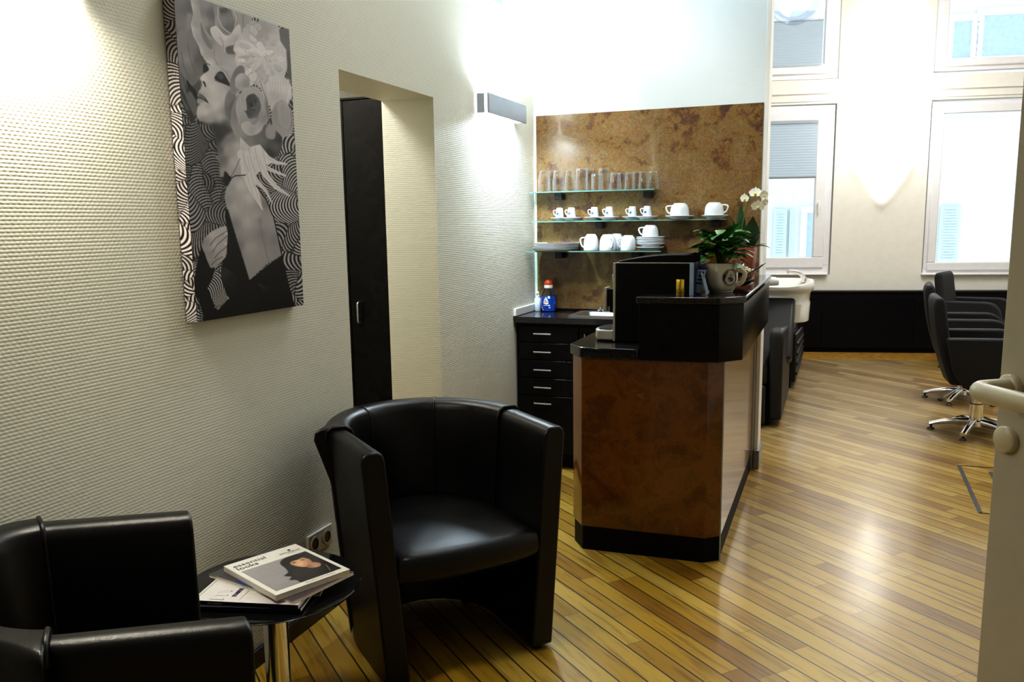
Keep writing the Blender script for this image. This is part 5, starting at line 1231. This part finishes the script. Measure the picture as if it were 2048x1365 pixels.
def salon_chair(label, x, y, rz, first=None):
    if first is not None:
        t = copy_tree(first); t.location = (x, y, 0); t.rotation_euler = (0, 0, rz); t['label'] = label; return t
    t = thing('salon_chair', label, 'chair', (x, y, 0), rz, 'black salon chairs along the right wall')
    # faces +x; backrest leans towards -x
    rows = []
    for i in range(13):
        v = i/12; z = .36+v*.585; xb = -.155-.135*v**.9-.02*math.sin(v*PI); tk = .085-.012*v; hwid = .235-.02*v
        if i == 12: z -= .004; tk = .045
        rows.append([Vector((xb-tk/2, -hwid, z)), Vector((xb-tk/2-.012, 0, z+.0)), Vector((xb-tk/2, hwid, z)), Vector((xb+tk/2, hwid, z)), Vector((xb+tk/2+.0, 0, z)), Vector((xb+tk/2, -hwid, z))])
    part('backrest', MB().grid(rows, close_v=True, cap0=True, cap1=True), 'chair_fabric', t, bevel=.02, seg=3, smooth=True)
    part('seat', MB().box((-.19, -.225, .37), (.24, .225, .50)), 'chair_fabric', t, bevel=.04, seg=4)
    for s in (-1, 1):
        prof = [(-.245, .682), (.14, .690)]+[(p.x, p.z) for p in bez((.14, 0, .690), (.275, 0, .690), (.285, 0, .54), 6)[1:]]+[(.285, .36)]+[(p.x, p.z) for p in bez((.285, 0, .36), (.28, 0, .325), (.22, 0, .325), 3)[1:]]+[(-.02, .325)]+[(p.x, p.z) for p in bez((-.02, 0, .325), (-.17, 0, .34), (-.205, 0, .50), 6)[1:]]
        y0 = s*.232; y1 = s*.300
        n = len(prof); vs = [(a, y0, b) for a, b in prof]+[(a, y1, b) for a, b in prof]
        part('armrest', MB().add(vs, [tuple(range(n)), tuple(range(2*n-1, n-1, -1))]+[(i, (i+1) % n, n+(i+1) % n, n+i) for i in range(n)]), 'chair_fabric', t, bevel=.016, seg=3, angle=45)
    part('seat_pan', MB().box((-.12, -.2, .335), (.2, .2, .37)), 'black_plastic', t, bevel=.01)
    part('pump_column', MB().lathe([(.042, .06), (.042, .20), (.030, .205), (.030, .34)], n=24), 'chrome', t, smooth=True)
    b = part('star_base', MB().lathe([(.05, .045), (.058, .05), (.055, .085), (.04, .095)], n=24), 'chrome', t, smooth=True)
    for k in range(5):
        a = math.radians(176+72*k); c, s = math.cos(a), math.sin(a); rows = []
        for r_, z, wd, ht in ((.04, .075, .026, .028), (.12, .072, .026, .024), (.21, .058, .024, .018), (.285, .040, .021, .013)):
            pr_ = []
            for q in range(8):
                an = 2*PI*q/8; lx, lz = wd*math.cos(an)*.9, ht*math.sin(an); pr_.append(Vector((c*r_-s*lx, s*r_+c*lx, z+lz)))
            rows.append(pr_)
        l = part('base_leg', MB().grid(rows, close_v=True, cap0=True, cap1=True), 'chrome', t, smooth=True)
        part('glide', MB().lathe([(.024, 0), (.026, .004), (.018, .014), (.008, .016), (.008, .034)], (c*.272, s*.272, 0), 16), 'black_plastic', l, smooth=True)
    a = math.radians(238); c, s = math.cos(a), math.sin(a)
    l = part('pump_lever', MB().tube([(c*.05, s*.05, .11), (c*.16, s*.16, .085), (c*.28, s*.28, .055)], .009, 10), 'chrome', t, smooth=True)
    part('pedal_tip', MB().ball((c*.315, s*.315, .045), .022, 14, 8, (1, 1, .7)).xf(Matrix.Identity(4)), 'black_plastic', l, smooth=True)
    return t
c1 = salon_chair('black salon chair nearest to the open door, front one of three', .945, 6.47, 0)
lever0 = [ch for ch in bpy.data.objects if ch.parent is c1 and ch.name.startswith('pump_lever')][0]
salon_chair('black salon chair in the middle of the row of three', 1.005, 7.62, math.radians(-4), c1)
salon_chair('black salon chair nearest to the far windows, turned slightly away', 1.26, 9.15, math.radians(-20), c1)

lever0.rotation_euler = (0, 0, math.radians(100))
# back-wash chair behind the bar wall
bw = thing('wash_chair', 'black upholstered hair wash chair with white basin behind the bar wall', 'chair', (-.62, 6.9, 0))
def yz_panel(poly, x0, x1):
    n = len(poly); vs = [(x0, y, z) for y, z in poly]+[(x1, y, z) for y, z in poly]
    return MB().add(vs, [tuple(range(n)), tuple(range(2*n-1, n-1, -1))]+[(i, (i+1) % n, n+(i+1) % n, n+i) for i in range(n)])
arm = [(6.235, .045), (6.195, .62)]+[(p.y, p.z) for p in bez((0, 6.195, .62), (0, 6.19, .705), (0, 6.27, .705), 5)[1:]]+[(6.75, .67), (7.25, .60), (7.27, .05)]
part('armrest', yz_panel(arm, -.405, -.305), 'black_panel2', bw, True, bevel=.02, seg=3) if False else None
plain('vinyl_black', (.014, .014, .016), .45, spec=.4)
part('armrest', yz_panel(arm, -.412, -.318), 'vinyl_black', bw, True, bevel=.02, seg=3)
part('armrest', yz_panel(arm, -.99, -.90), 'vinyl_black', bw, True, bevel=.02, seg=3)
part('seat', MB().box((-.895, 6.20, .30), (-.418, 6.85, .47)), 'vinyl_black', bw, True, bevel=.03, seg=3)
part('leg_rest', MB().box((-.885, 6.135, .03), (-.425, 6.19, .31)), 'vinyl_black', bw, True, bevel=.02, seg=3)
part('backrest', yz_panel([(6.72, .42), (7.06, .86), (7.14, .82), (6.86, .36)], -.885, -.285), 'vinyl_black', bw, True, bevel=.025, seg=3)
part('base', MB().box((-.90, 6.26, 0), (-.40, 7.06, .06)), 'black_matte', bw, True)
BX, BY = -.43, 7.12
part('basin_column', MB().box((BX-.20, BY+.02, 0), (BX+.10, BY+.34, .66)), 'black_panel', bw, True, bevel=.02)
rows = []
def basin_ring(z, hx, hy, notch=0.):
    r_ = []
    for k in range(40):
        a = 2*PI*k/40; c, s = math.cos(a), math.sin(a); e = .62
        x = hx*math.copysign(abs(c)**e, c); y = hy*math.copysign(abs(s)**e, s)
        f = max(0, -s)**2*max(0, 1-abs(x/hx)**3)
        side = max(0., min(1., (-s+.2)))*(1 if abs(c) > .2 else 1)
        r_.append(Vector((BX+x, BY+.16+y, z-notch*f)))
    return r_
bs = part('basin', MB().grid([basin_ring(.655, .235, .22), basin_ring(.662, .245, .23), basin_ring(.80, .252, .24), basin_ring(.82, .245, .21), basin_ring(.885, .252, .205), basin_ring(.912, .274, .275), basin_ring(.925, .276, .285), basin_ring(.970, .275, .285, .03), basin_ring(.980, .268, .278, .04), basin_ring(.974, .245, .255, .05), basin_ring(.88, .20, .20, .02), basin_ring(.82, .12, .12), basin_ring(.81, .02, .02)], close_v=True, cap0=True, cap1=True), 'white_ceramic', bw, True, smooth=True)
lip = [(BX-.27, BY-.118, .93), (BX-.10, BY-.130, .925), (BX+.08, BY-.130, .915), (BX+.17, BY-.125, .87), (BX+.255, BY-.09, .80)]
part('neck_rest', MB().tube(bez((BX-.27, BY-.11, .96), (BX-.10, BY-.15, 1.0), (BX+.02, BY-.13, .985), 8), [.03, .034, .037, .039, .040, .039, .037, .034, .028], 14), 'porcelain', bs, True, smooth=True)
part('tap', MB().tube(bez((BX+.20, BY+.36, .96), (BX+.17, BY+.34, 1.05), (BX+.07, BY+.2, 1.045), 10), [.019]*4+[.016]*7, 12).lathe([(.028, .95), (.026, .985)], (BX+.20, BY+.36, 0), 16), 'chrome', bw, True, smooth=True)
b2_ = thing('waiting_bench', 'black channel-stitched bench with chrome edge behind the wash chair', 'bench', (-.5, 8.4, 0))
side = [(7.70, .06), (7.68, .49), (9.25, .37), (9.30, .06)]
part('side_panel', yz_panel(side, -.335, -.285), 'vinyl_black', b2_, True, bevel=.012)
part('chrome_edge', MB().tube([(-.31, 7.68, .492), (-.31, 8.4, .436), (-.31, 9.26, .370)], .012, 10), 'chrome', b2_, True, smooth=True)
for k in range(4):
    part('channel', MB().tube([(-.284, 7.70, .14+.085*k), (-.284, 9.24, .11+.06*k)], .014, 10), 'vinyl_black', b2_, True, smooth=True)
part('seat', MB().box((-.92, 7.72, .12), (-.34, 9.25, .45)), 'vinyl_black', b2_, True, bevel=.03)
part('base', MB().box((-.9, 7.76, 0), (-.33, 9.22, .12)), 'black_matte', b2_, True)

# floor hatch strips
fh = thing('floor_hatch', 'square floor hatch edged with two dark metal strips near the open door', 'hatch', (.8, 5.1, 0))
part('edge_strip', MB().prism([(.722, 4.655), (.742, 4.655), (.750, 5.545), (.730, 5.545)], .0005, .0035), 'strip_grey', fh, True)
a_, b__ = onz(1977, 944, .003), onz(1996, 981, .003)
part('edge_strip', MB().prism([(a_.x, a_.y), (a_.x+.02, a_.y), (b__.x+.02, b__.y-.6), (b__.x, b__.y-.6)], .0005, .0035), 'strip_grey', fh, True)
part('joint_line', MB().box((.73, 5.545, .0002), (1.3, 5.553, .002)).box((.73, 4.648, .0002), (1.3, 4.655, .002)), 'black_matte', fh, True)

# ------------------------------------------------------------------ open door at the right edge
DE = Vector((.318, 1.92, 0)); dd_ = Vector((.56, -.83, 0)).normalized(); dn = Vector((dd_.y, -dd_.x, 0))   # towards hinge; face normal to the left
if dn.x > 0: dn = -dn
dr = thing('door_1', None, None, tuple(DE)); dr['kind'] = 'structure'
def DP(a, n, z): return DE+dd_*a+dn*n+Vector((0, 0, z))
part('door_leaf', MB().add([DP(a, n, z) for z in (.012, 2.30) for a, n in ((0, 0), (.86, 0), (.86, -.04), (0, -.04))], [(0, 1, 2, 3), (4, 5, 6, 7), (0, 1, 5, 4), (1, 2, 6, 5), (2, 3, 7, 6), (3, 0, 4, 7)]), 'door_paint', dr, True, bevel=.003)
MD = Matrix(((dd_.x, dn.x, 0, DE.x), (dd_.y, dn.y, 0, DE.y), (0, 0, 1, 0), (0, 0, 0, 1)))    # (along door, out of face, z)
HZ = 1.135
hd = part('door_handle', MB().lathe([(.027, 0), (.027, .010), (.024, .013)], (0, 0, 0), 28).xf(MD @ Matrix.Translation((.032, 0, HZ)) @ Matrix.Rotation(-PI/2, 4, 'X'))
          .tube([MD @ Vector(p) for p in [(.032, .005, HZ), (.032, .055, HZ)]+[tuple(q) for q in bez((.032, .055, HZ), (.032, .093, HZ), (.075, .093, HZ), 6)[1:]]+[(.16, .093, HZ), (.19, .092, HZ)]], .019, 16), 'handle_cream', dr, True, smooth=True)
part('keyhole_plate', MB().lathe([(.027, 0), (.027, .010), (.024, .013)], (0, 0, 0), 28).xf(MD @ Matrix.Translation((.032, 0, HZ-.105)) @ Matrix.Rotation(-PI/2, 4, 'X')), 'handle_cream', dr, True, smooth=True)

# ------------------------------------------------------------------ lights
def area(name, loc, rot, sx, sy, e, col=(1, 1, 1), spread=180):
    ld = bpy.data.lights.new(name, 'AREA'); ld.shape = 'RECTANGLE'; ld.size = sx; ld.size_y = sy; ld.energy = e; ld.color = col; ld.spread = math.radians(spread)
    lo = bpy.data.objects.new(name, ld); COL.objects.link(lo); lo.location = loc; lo.rotation_euler = rot; return lo
for (s0, s1, z0, z1) in ((-.72, .02, 1.03, 2.55), (-.72, .03, 3.06, 4.25), (1.29, 2.14, .97, 2.54), (1.29, 2.14, 3.09, 4.25)):
    o = area('window_portal', WP((s0+s1)/2, (z0+z1)/2, -.12), (-PI/2, 0, .2), s1-s0, z1-z0, 1)
    o.data.cycles.is_portal = True
area('ceiling_fill', (.7, 7.2, 4.6), (0, 0, 0), 1.6, 2.2, 128, (1, .98, .95))  # unseen fill added under the ceiling of the far room
area('ceiling_fill', (.55, 3.0, 4.6), (0, 0, 0), 1.2, 1.6, 8, (.86, .93, 1))  # unseen cool fill added over the front zone
area('ceiling_fill', (-.9, 4.2, 4.6), (0, 0, 0), .8, .6, 40, (.86, .94, 1.))  # unseen cool fill added above the bar
area('passage_light', (-2.6, 3.3, 2.65), (0, 0, 0), .4, .8, 26, (1, .98, .9))
sp = bpy.data.lights.new('fill_spot', 'SPOT'); sp.energy = 110; sp.spot_size = math.radians(34); sp.spot_blend = .6; sp.color = (.92, .96, 1.); sp.shadow_soft_size = .05  # unseen spot added to brighten the upper splash panel
so_ = bpy.data.objects.new('fill_spot', sp); COL.objects.link(so_); so_.location = (-1.35, 3.9, 3.6)
so_.rotation_euler = (Vector((-1.64, 5.12, 1.95))-Vector(so_.location)).to_track_quat('-Z', 'Y').to_euler()
sp2_ = bpy.data.lights.new('fill_spot', 'SPOT'); sp2_.energy = 150; sp2_.spot_size = math.radians(46); sp2_.spot_blend = .7; sp2_.color = (1, .97, .92); sp2_.shadow_soft_size = .12  # unseen spot added as frontal fill for shelves and splash panel
so2 = bpy.data.objects.new('fill_spot', sp2_); COL.objects.link(so2); so2.location = (-.95, 2.7, 3.7)
so2.rotation_euler = (Vector((-1.1, 5.12, 1.45))-Vector(so2.location)).to_track_quat('-Z', 'Y').to_euler()
wd_ = bpy.data.worlds.new('world'); sc.world = wd_; wd_.use_nodes = True
nt = wd_.node_tree; bg = nt.nodes['Background']
tc = nt.nodes.new('ShaderNodeTexCoord'); sx_ = nt.nodes.new('ShaderNodeSeparateXYZ'); nt.links.new(tc.outputs['Generated'], sx_.inputs[0])
rm = nt.nodes.new('ShaderNodeValToRGB'); nt.links.new(sx_.outputs['Z'], rm.inputs[0])
rm.color_ramp.elements[0].position = 0; rm.color_ramp.elements[0].color = (.90, .95, 1, 1); rm.color_ramp.elements[1].position = .8; rm.color_ramp.elements[1].color = (.62, .80, 1, 1)
nt.links.new(rm.outputs[0], bg.inputs['Color']); bg.inputs['Strength'].default_value = 1.35

sc.view_settings.view_transform = 'Standard'; sc.view_settings.look = 'Medium High Contrast'; sc.view_settings.exposure = 0.; sc.view_settings.gamma = 1.
sc.cycles.max_bounces = 8; sc.cycles.transparent_max_bounces = 16; sc.cycles.caustics_reflective = False; sc.cycles.caustics_refractive = False
sc.cycles.sample_clamp_indirect = 4.0; sc.cycles.use_denoising = True
